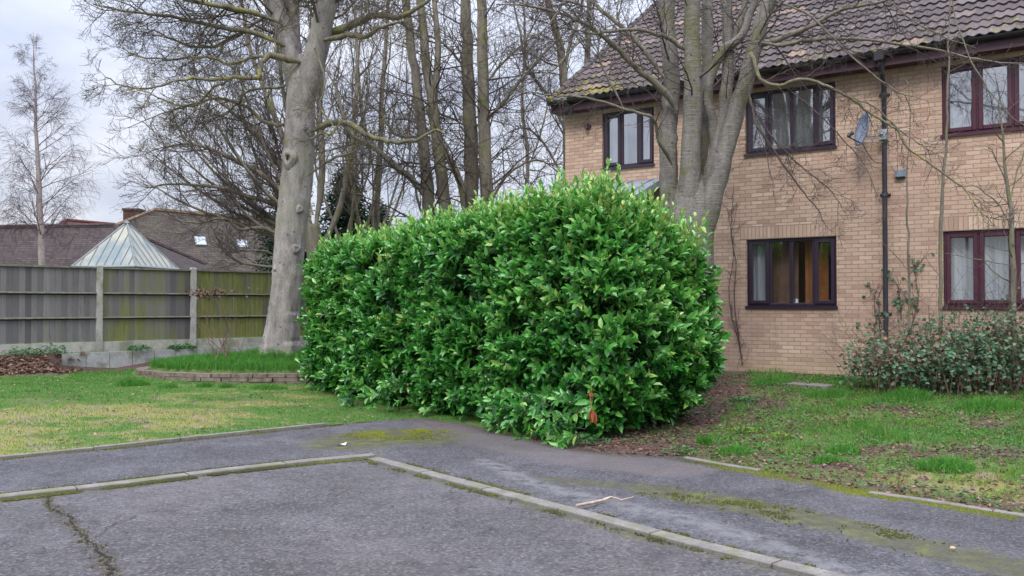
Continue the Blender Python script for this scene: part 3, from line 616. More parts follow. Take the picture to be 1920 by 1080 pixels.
for a in [(248, 722, .28, .16, 700, 'dark green grass clump at the left end of the bed edging'), (315, 727, .16, .11, 260, 'small grass clump in front of the bed edging, left of the middle'),
          (383, 726, .13, .13, 260, 'small grass clump against the middle of the bed edging'), (425, 727, .12, .12, 260, 'grass clump right of the middle of the bed edging'),
          (505, 729, .3, .12, 500, 'low wide grass clump at the right end of the bed edging, near the laurel'),
          (1320, 838, .09, .17, 380, 'upright bright grass tuft beside the laurel roots'), (1150 + 225, 850, .2, .10, 500, 'low spreading grass tuft behind the short edging piece'),
          (1770, 880, .26, .13, 900, 'broad pale grass tuft out on the right verge'), (1550, 868, .16, .10, 420, 'yellowish grass tuft in the middle of the verge', ),
          (1580, 850, .17, .12, 420, 'small green grass tuft in the middle of the verge'), (1700, 750, .3, .2, 900, 'tall grass clump at the left foot of the bramble'),
          (1850, 765, .4, .17, 900, 'tall grass clump at the right foot of the bramble'), (1450, 720, .3, .16, 700, 'grass clump beside the slab strip by the house'),
          (1560, 745, .3, .15, 700, 'grass clump in front of the slab strip')]:
    tuft(*a)
# plants on the terrace in front of the fence
def weed(px, py, Y, z, rad, h, n, label, ll=.05, mat='weed_leaf', name='weed', cat='weed', grp='weeds around the lawns', v0=.2, v1=.8, gpos=None):
    gx, gy, gz = gpos if gpos else (P(px, py, Y)[0], Y, z)
    mb = MB(); a = rs.rand(n) * 6.283; r = rad * np.sqrt(rs.rand(n)); hh = rs.rand(n) * h * (1 - .6 * r / rad)
    base = np.stack([r * np.cos(a), r * np.sin(a), hh], -1)
    d = np.stack([np.cos(a) + rs.randn(n) * .6, np.sin(a) + rs.randn(n) * .6, rs.rand(n) * .9], -1); nr = np.stack([rs.randn(n) * .4, rs.randn(n) * .4, np.ones(n)], -1)
    leaves(mb, base, d, nr, rs.uniform(.6, 1.2, n) * ll, rs.uniform(.6, 1.1, n) * ll * .6, rs.uniform(v0, v1, n))
    st = np.stack([np.stack([np.zeros(n), np.zeros(n), np.zeros(n)], -1), base], 1)[:max(4, n // 8)]
    mb.tubes(st, np.full(st.shape[:2], .002), 3, var=.3)
    o = mb.build(name, M[mat]); o.location = (gx, gy, gz); tag(o, label, cat, grp); return o
weed(640, 0, 0, 0, .16, .07, 130, 'leafy green weed rosette where the laurel, path and soil meet', .05, gpos=G2(1275, 850))
weed(640, 0, 0, 0, .18, .08, 150, 'bright lime weed patch on the soil right of the laurel', .04, v0=.7, v1=1, gpos=G2(1395, 812))
weed(640, 0, 0, 0, .13, .07, 110, 'small lime weed patch nearer the grass', .04, v0=.75, v1=1, gpos=G2(1465, 822))
weed(640, 0, 0, 0, .20, .10, 160, 'mid green weeds behind the laurel on the soil', .05, v0=0, v1=.6, gpos=G2(1395, 755))
weed(640, 0, 0, 0, .22, .12, 190, 'ivy-like weeds trailing out from under the laurel onto the path', .045, v0=0, v1=.6, gpos=G2(1105, 852))
weed(640, 0, 0, 0, .2, .18, 220, 'small green plant at the house wall beside the slab', .05, v0=.1, v1=.6, gpos=G2(1440, 695))
weed(640, 0, 0, 0, .22, .14, 200, 'low green plant at the foot of the brick wall, left of the bramble', .05, v0=.1, v1=.7, gpos=G2(1590, 715))
for px, pyy, rd, h, lb in [(40, 655, .32, .2, 'leafy weeds at the far left of the fence'), (95, 655, .3, .24, 'feathery weeds at the left end of the block wall'), (262, 652, .22, .14, 'bright weeds on top of the block wall'), (330, 652, .14, .1, 'small weed on the block wall by the second post'), (352, 650, .16, .12, 'weed at the foot of the second fence post')]:
    r_ = (px - 960) / F_PX; t = (F1[0] + .28 * FN[0] - r_ * (F1[1] + .28 * FN[1])) / (r_ * FW[1] - FW[0]); gx = F1[0] + .28 * FN[0] + FW[0] * t; gy = F1[1] + .28 * FN[1] + FW[1] * t
    weed(0, 0, 0, 0, rd, h, 170, lb, .06, gpos=(gx, gy, float(zg(np.array([gx]), np.array([gy]))[0])), v0=.0, v1=.7)
# low ground cover: small round weeds knitted into the right verge and under the hedge
mb = MB(); N = 60000; x = rs.uniform(.6, 8.5, N); y = rs.uniform(5, 14.5, N); d = edge_d(x, y); hu, hn = house_uv(x, y); cl = fbm(x * 2.1, y * 2.1, 120)
ok = (d > .08) & (hn < -.1) & (rs.rand(N) < sstep(.44, .62, cl)) & (np.abs(x) < y * .66); x, y = x[ok], y[ok]; n = len(x); a = rs.rand(n) * 6.283
leaves(mb, np.stack([x, y, zg(x, y) + rs.uniform(.005, .045, n)], -1), np.stack([np.cos(a), np.sin(a), rs.rand(n) * .5], -1), np.stack([rs.randn(n) * .3, rs.randn(n) * .3, np.ones(n)], -1), rs.uniform(.014, .034, n), rs.uniform(.010, .024, n), np.clip(rs.beta(2, 2.2, n) + .3 * (fbm(x * 1.1, y * 1.1, 121) - .5), 0, 1))
tag(mb.build('ground_cover', M['weed_leaf']), 'small-leaved weeds knitted through the right verge', 'ground cover', None, 'stuff')
# leaf litter
mb = MB()
def litter(x, y, ln, var, n0=.15):
    n = len(x); a = rs.rand(n) * 6.283; leaves(mb, np.stack([x, y, zg(x, y) + rs.uniform(.004, .03, n)], -1), np.stack([np.cos(a), np.sin(a), rs.randn(n) * .25], -1), np.stack([rs.randn(n) * n0, rs.randn(n) * n0, np.ones(n)], -1), ln, ln * .55, var, 1.6)
N = 38000; x = rs.uniform(-.2, 8, N); y = rs.uniform(5, 14.5, N); sm = soilmask(x, y); d = edge_d(x, y); ok = (d > .0) & (rs.rand(N) < sm * 1.2 + .20 + .35 * (fbm(x * 3, y * 3, 140) > .55)) & (house_uv(x, y)[1] < -.1); litter(x[ok], y[ok], rs.uniform(.02, .055, ok.sum()), np.clip(rs.beta(2, 3, ok.sum()), 0, 1), .4)
N = 5000; x = rs.uniform(-10, -1, N); y = rs.uniform(8, 17.5, N); d = edge_d(x, y); k, fd = fence_kd(x, y); q = np.hypot((x - BC[0]) / BA, (y - BC[1]) / BB)
ok = (d > .05) & (fd < -.42) & (q > 1.05) & (rs.rand(N) < .22 + .6 * soilmask(x, y)); litter(x[ok], y[ok], rs.uniform(.025, .06, ok.sum()), rs.rand(ok.sum()), .3)
tag(mb.build('leaf_litter', M['dry_leaf']), 'dry brown leaf litter on soil and turf', 'leaf litter', None, 'stuff')
# heap of dry leaves at the far left
mb = MB(); N = 2600; x = rs.uniform(-11.2, -8.35, N); y = F1[1] + (x - F1[0]) * FW[1] / FW[0] - rs.uniform(.45, 1.25, N); litter(x, y, rs.uniform(.05, .11, N), rs.uniform(.2, .9, N), .7)
tag(mb.build('leaf_heap', M['dry_leaf']), 'bank of dry brown leaves at the end of the block wall', 'leaf heap')
# twigs and debris under the hedge
mb = MB()
for k in range(170):
    gx, gy = G(rs.uniform(1010, 1330), rs.uniform(832, 858), .03); a = rs.rand() * 6.28; L = rs.uniform(.05, .28); z0 = float(zg(np.array([gx]), np.array([gy]))[0]) + rs.uniform(.02, .05)
    mb.tubes(np.array([[gx, gy, z0], [gx + L * .5 * math.cos(a), gy + L * .5 * math.sin(a), z0 + .012], [gx + L * math.cos(a + .2), gy + L * math.sin(a + .2), z0]]), np.array([.003, .003, .002]), 3, var=rs.rand())
tag(mb.build('twig_debris', M['twig_red']), 'reddish broken twigs on the soil under the laurel', 'twigs', None, 'stuff')
# stick and scrap
mb = MB(); pp = [(1080, 948), (1110, 945), (1130, 938), (1146, 934), (1165, 937), (1188, 934)]
pl_ = np.array([(*G(a, b, .05), .05 + .01 * (i % 2)) for i, (a, b) in enumerate(pp)]); mb.tubes(pl_, np.array([.012, .011, .010, .008, .005, .003]), 6)
tag(mb.build('stick', M['stick'], smooth=True), 'pale bent stick lying on the footpath', 'stick')
mb = MB(); gx, gy = G(638, 835, .04)
mb.add([(gx - .05, gy, .035), (gx - .01, gy - .02, .06), (gx + .01, gy + .03, .05), (gx + .05, gy + .01, .04), (gx + .06, gy + .05, .065), (gx, gy + .05, .04)], t=[(0, 1, 2), (1, 3, 2), (2, 3, 4), (0, 2, 5), (5, 2, 4)])
tag(mb.build('paper_scrap', M['paper_white']), 'torn white scrap on the mossy footpath', 'litter')
for px, py, lb in [(1193 * 0 + 1345, 955, 0), (1805 * 0 + 1781, 1030, 0)]:
    pass
mb = MB(); gx, gy = G(1781, 1031, .04); leaves(mb, np.array([[gx, gy, .05]]), np.array([[1, .2, .1]]), np.array([[0, -.2, 1]]), .05, .03, np.array([1.0]), 1.5)
tag(mb.build('fallen_leaf', M['dry_leaf']), 'single pale dead leaf on the footpath at lower right', 'leaf')
# ================================================================ FENCE, BLOCK WALL, BED EDGING
def frameM(org, ux, uy):    # local x along ux, local y along uy (2D), z up
    return Matrix(((ux[0], uy[0], 0, org[0]), (ux[1], uy[1], 0, org[1]), (0, 0, 1, org[2]), (0, 0, 0, 1)))
fr = random.Random(8)
ang = math.atan2(FW[1], FW[0])
fence = empty('fence', (F1[0], F1[1], .60), ang); tag(fence, 'close-boarded timber fence with concrete posts, weathered grey turning algae green to the right', 'fence')
# local: x along the fence, y = away from the camera, z up from .60
for k in range(-4, 5):
    mb = MB(); x0 = k * 1.93; mb.box(x0 - .055, x0 + .055, -.055, .055, -.55, 1.715, var=.5)
    mb.add([(x0 - .055, -.055, 1.715), (x0 + .055, -.055, 1.715), (x0 + .055, .055, 1.715), (x0 - .055, .055, 1.715), (x0 - .04, -.04, 1.735), (x0 + .04, -.04, 1.735), (x0 + .04, .04, 1.735), (x0 - .04, .04, 1.735)], q=[(0, 1, 5, 4), (1, 2, 6, 5), (2, 3, 7, 6), (3, 0, 4, 7), (4, 5, 6, 7)])
    mb.build('post', M['post_concrete'], fence)
for k in range(-4, 4):
    x0 = k * 1.93 + .06; x1 = (k + 1) * 1.93 - .06; n = 17; zb = .20; zt = 1.66
    mat = M['boards_grey'] if k < 0 else (M['boards_mixed'] if k == 0 else M['boards_green'])
    mb = MB(); w = (x1 - x0) / n
    for i in range(n):
        v_ = fr.random()
        for (ta, tb_) in ((zb, .64), (.675, 1.13), (1.165, zt)):
            dz = fr.uniform(-.006, .006); yy = fr.uniform(0, .008)
            a = x0 + i * w; b = a + w + .012
            mb.add([(a, .000 + yy, ta + dz), (b, .012 + yy, ta + dz), (b, .012 + yy, tb_), (a, .0 + yy, tb_), (a, .022 + yy, ta + dz), (b, .022 + yy, ta + dz), (b, .022 + yy, tb_), (a, .022 + yy, tb_)],
               q=[(0, 1, 2, 3), (5, 4, 7, 6), (0, 4, 5, 1), (0, 3, 7, 4), (1, 5, 6, 2)], var=v_)
    p = mb.build('panel', mat, fence)
    for zr in (.66, 1.15):
        mb = MB(); mb.box(x0, x1, .036, .05, zr - .06, zr + .05, var=.3); mb.build('shadow_gap_strip', M['shadow_gap_dark'], p); mb = MB()  # recessed strip behind the board gaps, its dark colour stands in for shade
        mb.add([(x0, 0, zr + .0), (x1, 0, zr + .0), (x1, -.045, zr + .004), (x0, -.045, zr + .004), (x0, 0, zr + .034), (x1, 0, zr + .034), (x1, -.045, zr + .022), (x0, -.045, zr + .022)],
               q=[(0, 3, 2, 1), (3, 7, 6, 2), (7, 4, 5, 6), (0, 4, 7, 3), (1, 2, 6, 5)], var=.6)
        mb.build('rail', M['rail_wood'], p)
    mb = MB(); mb.box(x0, x1, -.03, .04, 1.661, 1.695, var=.7); mb.build('cap_rail', M['rail_wood'], p)
    mb = MB(); mb.box(x0 - .004, x1 + .004, -.022, .026, -.12, .188); mb.build('gravel_board', M['post_concrete'], fence)
# low block wall in front of it
bw = empty('block_wall', (F1[0] + FN[0] * .34, F1[1] + FN[1] * .34, .2), ang); tag(bw, 'low retaining wall of pale grey concrete blocks below the fence', 'low wall')
x = -.80
mb = MB()
while x < 9:
    L = .44; mb.box(x + .005, x + L - .005, -.05 + fr.uniform(-.004, .004), .05, -.1, .405 + fr.uniform(-.006, .006)); x += L
mb.build('blocks', M['block_concrete'], bw)
mb = MB(); mb.box(-.79, 9, -.035, .045, -.1, .39); mb.build('mortar', M['kerb_concrete'], bw)
# stacked slate edging of the raised bed
mb = MB(); sr = random.Random(5)
for c_ in range(4):
    a = R(150)
    while a < R(372):
        L = sr.uniform(.18, .5); da = L / 2.2; zc_ = .075 + c_ * .072; t = .032
        r0 = 1.0 + sr.uniform(-.012, .012) - c_ * .006
        pts = []
        for q_ in (a + .004, a + da - .004):
            for rr in (r0 + .015, r0 - .11):
                pts.append((BC[0] + BA * rr * math.cos(q_), BC[1] + BB * rr * math.sin(q_)))
        zz = zc_ + sr.uniform(-.004, .004); v_ = [(px_, py_, z_) for z_ in (zz - t, zz + t) for (px_, py_) in pts]
        mb.add(v_, q=[(0, 1, 3, 2), (4, 6, 7, 5), (0, 2, 6, 4), (1, 5, 7, 3), (0, 4, 5, 1), (2, 3, 7, 6)]); a += da
tag(mb.build('bed_edging', M['slate']), 'curved edging of stacked flat stones round the raised bed', 'stone edging')

# ================================================================ THE BRICK HOUSE (local x = u along facade, y = n inward, z up)
hang = math.atan2(HU[1], HU[0])
house = empty('brick_house', (HA[0], HA[1], HZ), hang); tag(house, 'two-storey buff brick house with brown pantile roof and dark framed windows', 'house')
def fac(px, py):
    a = (px - 960) / F_PX
    t = (HA[0] - a * HA[1]) / (a * HU[1] - HU[0]); x_ = HA[0] + HU[0] * t; y_ = HA[1] + HU[1] * t
    return t, P(px, py, y_)[2] - HZ
HL, HD, HE = 15.0, 9.6, 4.93       # length, depth, top of the wall
wins = []
for (xa, xb, yt, yb, kind) in [(1130, 1227, 205, 318, 'up3'), (1399, 1569, 165, 285, 'up4'), (1400, 1569, 446, 577.5, 'low4'), (1769, 1975, 105, 245, 'rup'), (1769, 1975, 429, 580, 'rlow')]:
    u0, _ = fac(xa, 300); u1, _ = fac(xb, 300); xm = (xa + xb) / 2; _, z1 = fac(xm, yt); _, z0 = fac(xm, yb); wins.append([u0, u1, z0, z1, kind])
for w in wins:
    if 'up' in w[4]: w[2], w[3] = wins[1][2], HE - .17
    elif 'low' in w[4]: w[2], w[3] = wins[2][2], wins[2][3]
print('WINS', wins)
RV = .09
def wall(holes, u0, u1, z0, z1):
    mb = MB(); us = sorted({u0, u1, *[h[0] for h in holes], *[h[1] for h in holes]}); zs = sorted({z0, z1, *[h[2] for h in holes], *[h[3] for h in holes]})
    for a, b in zip(us[:-1], us[1:]):
        for c_, d in zip(zs[:-1], zs[1:]):
            if any(h[0] <= a and b <= h[1] and h[2] <= c_ and d <= h[3] for h in holes): continue
            mb.add([(a, 0, c_), (b, 0, c_), (b, 0, d), (a, 0, d)], q=[(0, 1, 2, 3)])
            mb.add([(a, .30, c_), (b, .30, c_), (b, .30, d), (a, .30, d)], q=[(0, 3, 2, 1)])
    for h in holes:
        a, b, c_, d = h[:4]
        mb.add([(a, 0, c_), (b, 0, c_), (b, 0, d), (a, 0, d), (a, .3, c_), (b, .3, c_), (b, .3, d), (a, .3, d)], q=[(0, 4, 5, 1), (1, 5, 6, 2), (2, 6, 7, 3), (3, 7, 4, 0)])
    return mb
mb = wall(wins, 0, HL, -.6, HE)
mb.add([(0, 0, -.6), (0, HD, -.6), (0, HD, HE), (0, 0, HE)], q=[(0, 3, 2, 1)])
mb.add([(HL, 0, -.6), (HL, HD, -.6), (HL, HD, HE), (HL, 0, HE)], q=[(0, 1, 2, 3)])
mb.add([(0, HD, -.6), (HL, HD, -.6), (HL, HD, HE), (0, HD, HE)], q=[(0, 3, 2, 1)])
TP = math.tan(R(34)); RZ = HE + .08; RIDGE = HE + HD / 2 * TP
mb.add([(0, 0, HE), (0, HD, HE), (0, HD / 2, RIDGE)], t=[(0, 2, 1)]); mb.add([(HL, 0, HE), (HL, HD, HE), (HL, HD / 2, RIDGE)], t=[(0, 1, 2)])
mb.build('wall', M['brick'], house)
mb = MB()
mb.box(.32, HL - .3, 2.6, 2.65, 0, HE - .05); mb.box(.32, HL - .3, .31, 2.6, 2.42, 2.5); mb.box(.32, HL - .3, .31, 2.6, -.02, .02)
for (a) in ((wins[0][1] + wins[1][0]) / 2, (wins[1][1] + wins[3][0]) / 2): mb.box(a, a + .08, .31, 2.59, .03, HE - .1)
mb.build('room_wall', M['room_wall'], house)
# soldier courses over the ground-floor windows
for w in (wins[2], wins[4]):
    mb = MB(); mb.box(w[0] - .12, w[1] + .12, -.003, .012, w[3] + .001, w[3] + .226); mb.build('soldier_course', M['brick_soldier'], house)
# windows
def bar(mb, a, b, c_, d, y0, y1, bev=.008):
    v = [(a, y1, c_), (b, y1, c_), (b, y1, d), (a, y1, d), (a, y0 + bev, c_), (b, y0 + bev, c_), (b, y0 + bev, d), (a, y0 + bev, d), (a + bev, y0, c_ + bev), (b - bev, y0, c_ + bev), (b - bev, y0, d - bev), (a + bev, y0, d - bev)]
    mb.add(v, q=[(8, 9, 10, 11), (4, 5, 9, 8), (5, 6, 10, 9), (6, 7, 11, 10), (7, 4, 8, 11), (0, 1, 5, 4), (1, 2, 6, 5), (2, 3, 7, 6), (3, 0, 4, 7), (3, 2, 1, 0)])
def ring(mb, a, b, c_, d, w, y0, y1):
    bar(mb, a, a + w, c_, d, y0, y1); bar(mb, b - w, b, c_, d, y0, y1); bar(mb, a + w - .001, b - w + .001, c_, c_ + w, y0 + .001, y1); bar(mb, a + w - .001, b - w + .001, d - w, d, y0 + .001, y1)
def curtain(a, b, c_, d, y, par, mat='net_curtain', wave=.02, n=None):
    n = n or max(8, int((b - a) / .025)); mb = MB(); us = np.linspace(a, b, n); zs_ = np.linspace(c_, d, 4)
    v = [(u, y + wave * math.sin(i * 1.15) * (1.2 - .3 * (k / 3)) + .008 * math.sin(i * 2.7 + k), z) for k, z in enumerate(zs_) for i, u in enumerate(us)]
    q = [(k * n + i, k * n + i + 1, (k + 1) * n + i + 1, (k + 1) * n + i) for k in range(3) for i in range(n - 1)]
    mb.add(v, q=q); mb.build('curtain', M[mat], par, True)
def window(w):
    a, b, c_, d, kind = w; fm = M['upvc_burgundy'] if kind[0] == 'r' else M['upvc_dark']; gm = M['glass_upper'] if 'up' in kind else M['glass_window']
    mb = MB(); fw = .055; y0, y1 = .045, .105
    ring(mb, a + .002, b - .002, c_ + .03, d - .002, fw, y0, y1)
    W = b - a; div = {'up3': [0, .36, .68, 1], 'up4': [0, .27, .52, .77, 1], 'low4': [0, .26, .50, .75, 1], 'rup': [0, .335, .665, 1], 'rlow': [0, .335, .665, 1]}[kind]
    sash = {'up3': (1, 0, 1), 'up4': (1, 0, 0, 1), 'low4': (1, 0, 0, 1), 'rup': (1, 1, 1), 'rlow': (1, 1, 1)}[kind]
    for t in div[1:-1]:
        m_ = a + W * t; mw = .03 if kind[0] != 'r' else .035; bar(mb, m_ - mw, m_ + mw, c_ + .084, d - .056, y0 + .001, y1)
    fo = mb.build('window', fm, house)
    mb = MB(); mb.box(a - .02, b + .02, -.035, .10, c_ - .012, c_ + .03); mb.build('sill', fm, fo)
    for i, s_ in enumerate(sash):
        p0 = a + W * div[i] + (fw if i == 0 else .03); p1 = a + W * div[i + 1] - (fw if i == len(sash) - 1 else .03); q0 = c_ + .03 + fw; q1 = d - fw
        if s_:
            sb = MB(); ring(sb, p0 - .018, p1 + .018, q0 - .018, q1 + .018, .062, .022, .07); sb.build('sash', fm, fo); p0 += .044; p1 -= .044; q0 += .044; q1 -= .044
        else: pass
        gb = MB(); gb.add([(p0 - .01, .072, q0 - .01), (p1 + .01, .072, q0 - .01), (p1 + .01, .072, q1 + .01), (p0 - .01, .072, q1 + .01)], q=[(0, 1, 2, 3)]); gb.build('pane', gm, fo)
    if kind == 'low4':
        curtain(a + .04, a + W * .23, c_ + .05, d, .2, fo); curtain(b - .12, b - .05, c_ + .05, d, .17, fo)
        curtain(a + W * .22, a + W * .52, c_ - .2, d + .1, .36, fo, 'reflection_brown', .006); curtain(a + W * .60, a + W * .93, c_ - .2, d + .1, .33, fo, 'reflection_orange', .025); curtain(b - .2, b - .10, c_ - .1, d, .28, fo, 'curtain_navy')  # brown and orange sheets stand in for reflected brick and a sunlit room
    elif kind == 'rlow': curtain(a + .03, b - .03, c_ + .04, d, .22, fo, 'net_curtain', .025)
    elif kind == 'rup': curtain(a + .03, b - .03, c_ + .04, d, .22, fo, 'net_curtain', .03)
    elif kind == 'up3': curtain(a + .03, a + W * .40, c_ + .04, d, .22, fo, 'net_curtain', .025); curtain(a + W * .55, b - .03, c_ + .04, d, .24, fo, 'net_curtain', .02)
    else: curtain(a + .03, b - .03, c_ + .04, d, .17, fo, 'net_curtain', .02)
for w in wins: window(w)
w = wins[2]; mb = MB()   # small white ornament behind the lower pane
mb.tubes(np.array([[0, 0, 0], [0, 0, .015], [0, 0, .05], [0, 0, .075], [0, 0, .11], [0, 0, .125]]), np.array([.03, .045, .04, .02, .025, .008]), 12)
o = mb.build('ornament', M['soft_white'], smooth=True); p_ = HA + HU * (w[0] + (w[1] - w[0]) * .54) + HN * .15; o.location = (p_[0], p_[1], HZ + w[2] + .03); tag(o, 'small white ornament on the sill inside the lower left window', 'ornament')
# fascia, soffit, gutter, downpipe
mb = MB(); mb.box(-.12, HL + .1, -.30, -.275, HE - .11, HE + .085); mb.build('fascia', M['fascia'], house)
mb = MB(); mb.box(-.12, HL + .1, -.274, -.002, HE - .10, HE - .085); mb.build('soffit', M['fascia'], house)
mb = MB(); n = 9; prof = [(-.365 + .062 * math.cos(math.pi + math.pi * i / (n - 1)), HE + .085 + .062 * math.sin(math.pi + math.pi * i / (n - 1))) for i in range(n)]
v = [(u, y_, z_) for u in (-.16, HL + .1) for (y_, z_) in prof]; mb.add(v, q=[(i, i + 1, n + i + 1, n + i) for i in range(n - 1)])
prof2 = [(-.365 + .056 * math.cos(math.pi + math.pi * i / (n - 1)), HE + .085 + .056 * math.sin(math.pi + math.pi * i / (n - 1))) for i in range(n)]
v = [(u, y_, z_) for u in (-.16, HL + .1) for (y_, z_) in prof2]; mb.add(v, q=[(i + 1, i, n + i, n + i + 1) for i in range(n - 1)])
mb.add([(-.16, y_, z_) for y_, z_ in prof] + [(-.16, -.365, HE + .085)], t=[(i, n, i + 1) for i in range(n - 1)])
for u in np.arange(.2, HL, .9): mb.tubes(np.array([[u, y_, z_] for y_, z_ in prof]), np.full(n, .008), 4)
up_ = fac(1662, 400)[0]
gt = mb.build('gutter', M['gutter_black'], house, True)
mb = MB(); mb.box(up_ - .07, up_ + .07, -.44, -.30, HE - .04, HE + .09); mb.tubes(np.array([[-.02, -.38, HE + .1], [.25, -.4, HE + .06], [.3, -.36, HE - .06], [.32, -.33, HE - .2]]), np.array([.05, .045, .04, .02]), 6)
mb.build('outlet', M['gutter_black'], gt)
mb = MB(); pp = [(up_, -.37, HE + .03), (up_, -.365, HE - .08), (up_, -.30, HE - .16), (up_, -.12, HE - .30), (up_, -.065, HE - .38), (up_, -.062, 3.0), (up_, -.062, 1.0), (up_, -.062, .15), (up_ + .02, -.065, .02)]
mb.tubes(np.array(pp), np.full(len(pp), .036), 12)
for z_ in (HE - .5, 2.86, 1.0): mb.tubes(np.array([(up_, -.062, z_ - .03), (up_, -.062, z_ + .03)]), np.array([.047, .047]), 12); mb.box(up_ - .08, up_ + .08, -.03, -.001, z_ - .018, z_ + .018)
mb.build('downpipe', M['pipe_black'], house, True)
# vent, lead-covered porch roof
mb = MB(); u, z_ = fac(1104, 238); mb.tubes(np.array([(u, -.07, z_), (u, -.0, z_)]), np.array([.055, .06]), 12); mb.tubes(np.array([(u, -.085, z_ - .045), (u, -.085, z_ + .04)]), np.array([.035, .03]), 8); mb.build('vent', M['fascia'], house)
mb = MB(); u0, _ = fac(1060, 340); u1, _ = fac(1246, 340)
za = 3.42; v = [(u0 - .03, -.001, za), (u1, -.001, za), (u1, -.25, za - .07), (u0 - .03, -.25, za - .07), (u0 - .03, -1.35, za - .5), (u1, -1.35, za - .5), (u0 - .03, -1.35, za - .6), (u1, -1.35, za - .6), (u0 - .03, -.001, za - .1), (u1, -.001, za - .1)]
mb.add(v, q=[(0, 3, 2, 1), (3, 4, 5, 2), (4, 6, 7, 5), (8, 9, 7, 6)]); mb.add([v[i] for i in (0, 3, 4, 6, 8)], t=[(0, 4, 1), (4, 3, 1), (1, 3, 2)]); mb.add([v[i] for i in (1, 2, 5, 7, 9)], t=[(0, 1, 4), (4, 1, 3), (1, 2, 3)])
for t in np.linspace(.1, .9, 5): uu = u0 + (u1 - u0) * t; mb.tubes(np.array([(uu, -.01, za + .005), (uu, -.25, za - .06), (uu, -1.35, za - .49)]), np.full(3, .018), 6)
pr = mb.build('porch_roof', M['lead'], house)
mb = MB()
for uu in (u0 + .05, u1 - .1): mb.box(uu - .04, uu + .04, -1.28, -1.2, -.05, za - .52)
mb.build('porch_post', M['fascia'], pr)
# pantile roof: real corrugation, lapped courses
def tiles(x0, x1, s_len, y_start, z_start, tp, name, per=.15, gauge=.325, seed=1, flip=False):
    seg = 6; nu = int((x1 - x0) / per * seg) + 1; us = np.linspace(x0, x1, nu); ph = (us - x0) / per
    wv = .030 * (np.clip(.5 + .5 * np.cos(2 * np.pi * ph), 0, 1) ** 1.2)
    cs, sn = math.cos(math.atan(tp)), math.sin(math.atan(tp)); mb = MB(); rng = np.random.RandomState(seed); tid = np.floor(ph / 2).astype(int)
    for c_ in range(int(s_len / gauge)):
        tl = rng.rand(tid.max() + 2); jit = (rng.rand(tid.max() + 2) - .5) * .010; sj = (rng.rand(tid.max() + 2) - .5) * .014
        rows = []
        for (s_, lift, th) in ((c_ * gauge, .030, 0), (c_ * gauge, .030, 1), ((c_ + 1.12) * gauge, .0, 1)):
            ss = s_ + (sj[tid] if s_ == c_ * gauge else 0); h = wv * (1 if True else 1) + (lift + jit[tid]) - (.016 if th == 0 else 0)
            y_ = y_start + ss * cs - h * sn; z_ = z_start + ss * sn + h * cs
            rows.append(np.stack([us, np.full(nu, 0) + y_, z_], -1))
        i = np.arange(nu - 1); q = np.concatenate([np.stack([r * nu + i, r * nu + i + 1, (r + 1) * nu + i + 1, (r + 1) * nu + i], -1) for r in range(2)])
        V = np.concatenate(rows)
        if flip: V[:, 1] = HD - V[:, 1]
        mb.add(V, q=q, var=np.tile(tl[tid], 3))
    return mb.build(name, M['roof_tile'], house, False)
SL = (HD / 2 + .38) / math.cos(math.atan(TP))
roof = tiles(-.14, HL + .1, SL, -.38, HE + .085, TP, 'roof')
mb = MB(); mb.add([(-.13, -.36, HE + .07), (HL, -.36, HE + .07), (HL, HD / 2, RIDGE + .3 - .05), (-.13, HD / 2, RIDGE + .3 - .05), (HL, HD + .36, HE + .07), (-.13, HD + .36, HE + .07)], q=[(0, 1, 2, 3), (3, 2, 4, 5)]); mb.build('roof_back_slope', M['roof_tile'], house)
zr = HE + .085 + (HD / 2 + .38) * TP
mb = MB(); n = 7
for u in np.arange(-.16, HL, .45):
    mb.tubes(np.array([(u, HD / 2, zr - .02), (u + .44, HD / 2, zr - .02)]), np.array([.13, .125]), 10)
mb.build('ridge', M['ridge_tile'], roof, True)
mb = MB()       # verge: cap tiles stepping up the gable edge
for s_ in np.arange(0, SL - .1, .325):
    y0 = -.38 + s_ * math.cos(math.atan(TP)); y1 = y0 + .34 * math.cos(math.atan(TP)); z0 = HE + .085 + s_ * math.sin(math.atan(TP)); z1 = z0 + .34 * math.sin(math.atan(TP))
    mb.tubes(np.array([(-.14, y0, z0 + .045), (-.14, y1, z1 + .02)]), np.array([.055, .05]), 7)
mb.build('verge', M['roof_tile'], roof)
mb = MB(); mb.add([(-.10, -.37, HE - .1), (-.10, HD / 2, zr - .22), (-.10, HD / 2, zr - .04), (-.10, -.37, HE + .08), (-.08, -.37, HE - .1), (-.08, HD / 2, zr - .22), (-.08, HD / 2, zr - .04), (-.08, -.37, HE + .08)], q=[(0, 1, 2, 3), (4, 7, 6, 5), (0, 4, 5, 1), (3, 2, 6, 7), (0, 3, 7, 4)]); mb.build('bargeboard', M['fascia'], house)

# satellite dish on the downpipe
def hp(u, n_, z): p = HA + HU * u + HN * n_; return Vector((p[0], p[1], HZ + z))
ud, zd = fac(1638, 250); c0 = hp(ud - .02, -.34, zd)
dish = empty('satellite_dish', hp(up_, -.1, zd - .05)); tag(dish, 'small blue-grey satellite dish bracketed beside the downpipe', 'satellite dish')
off = Vector(dish.location)
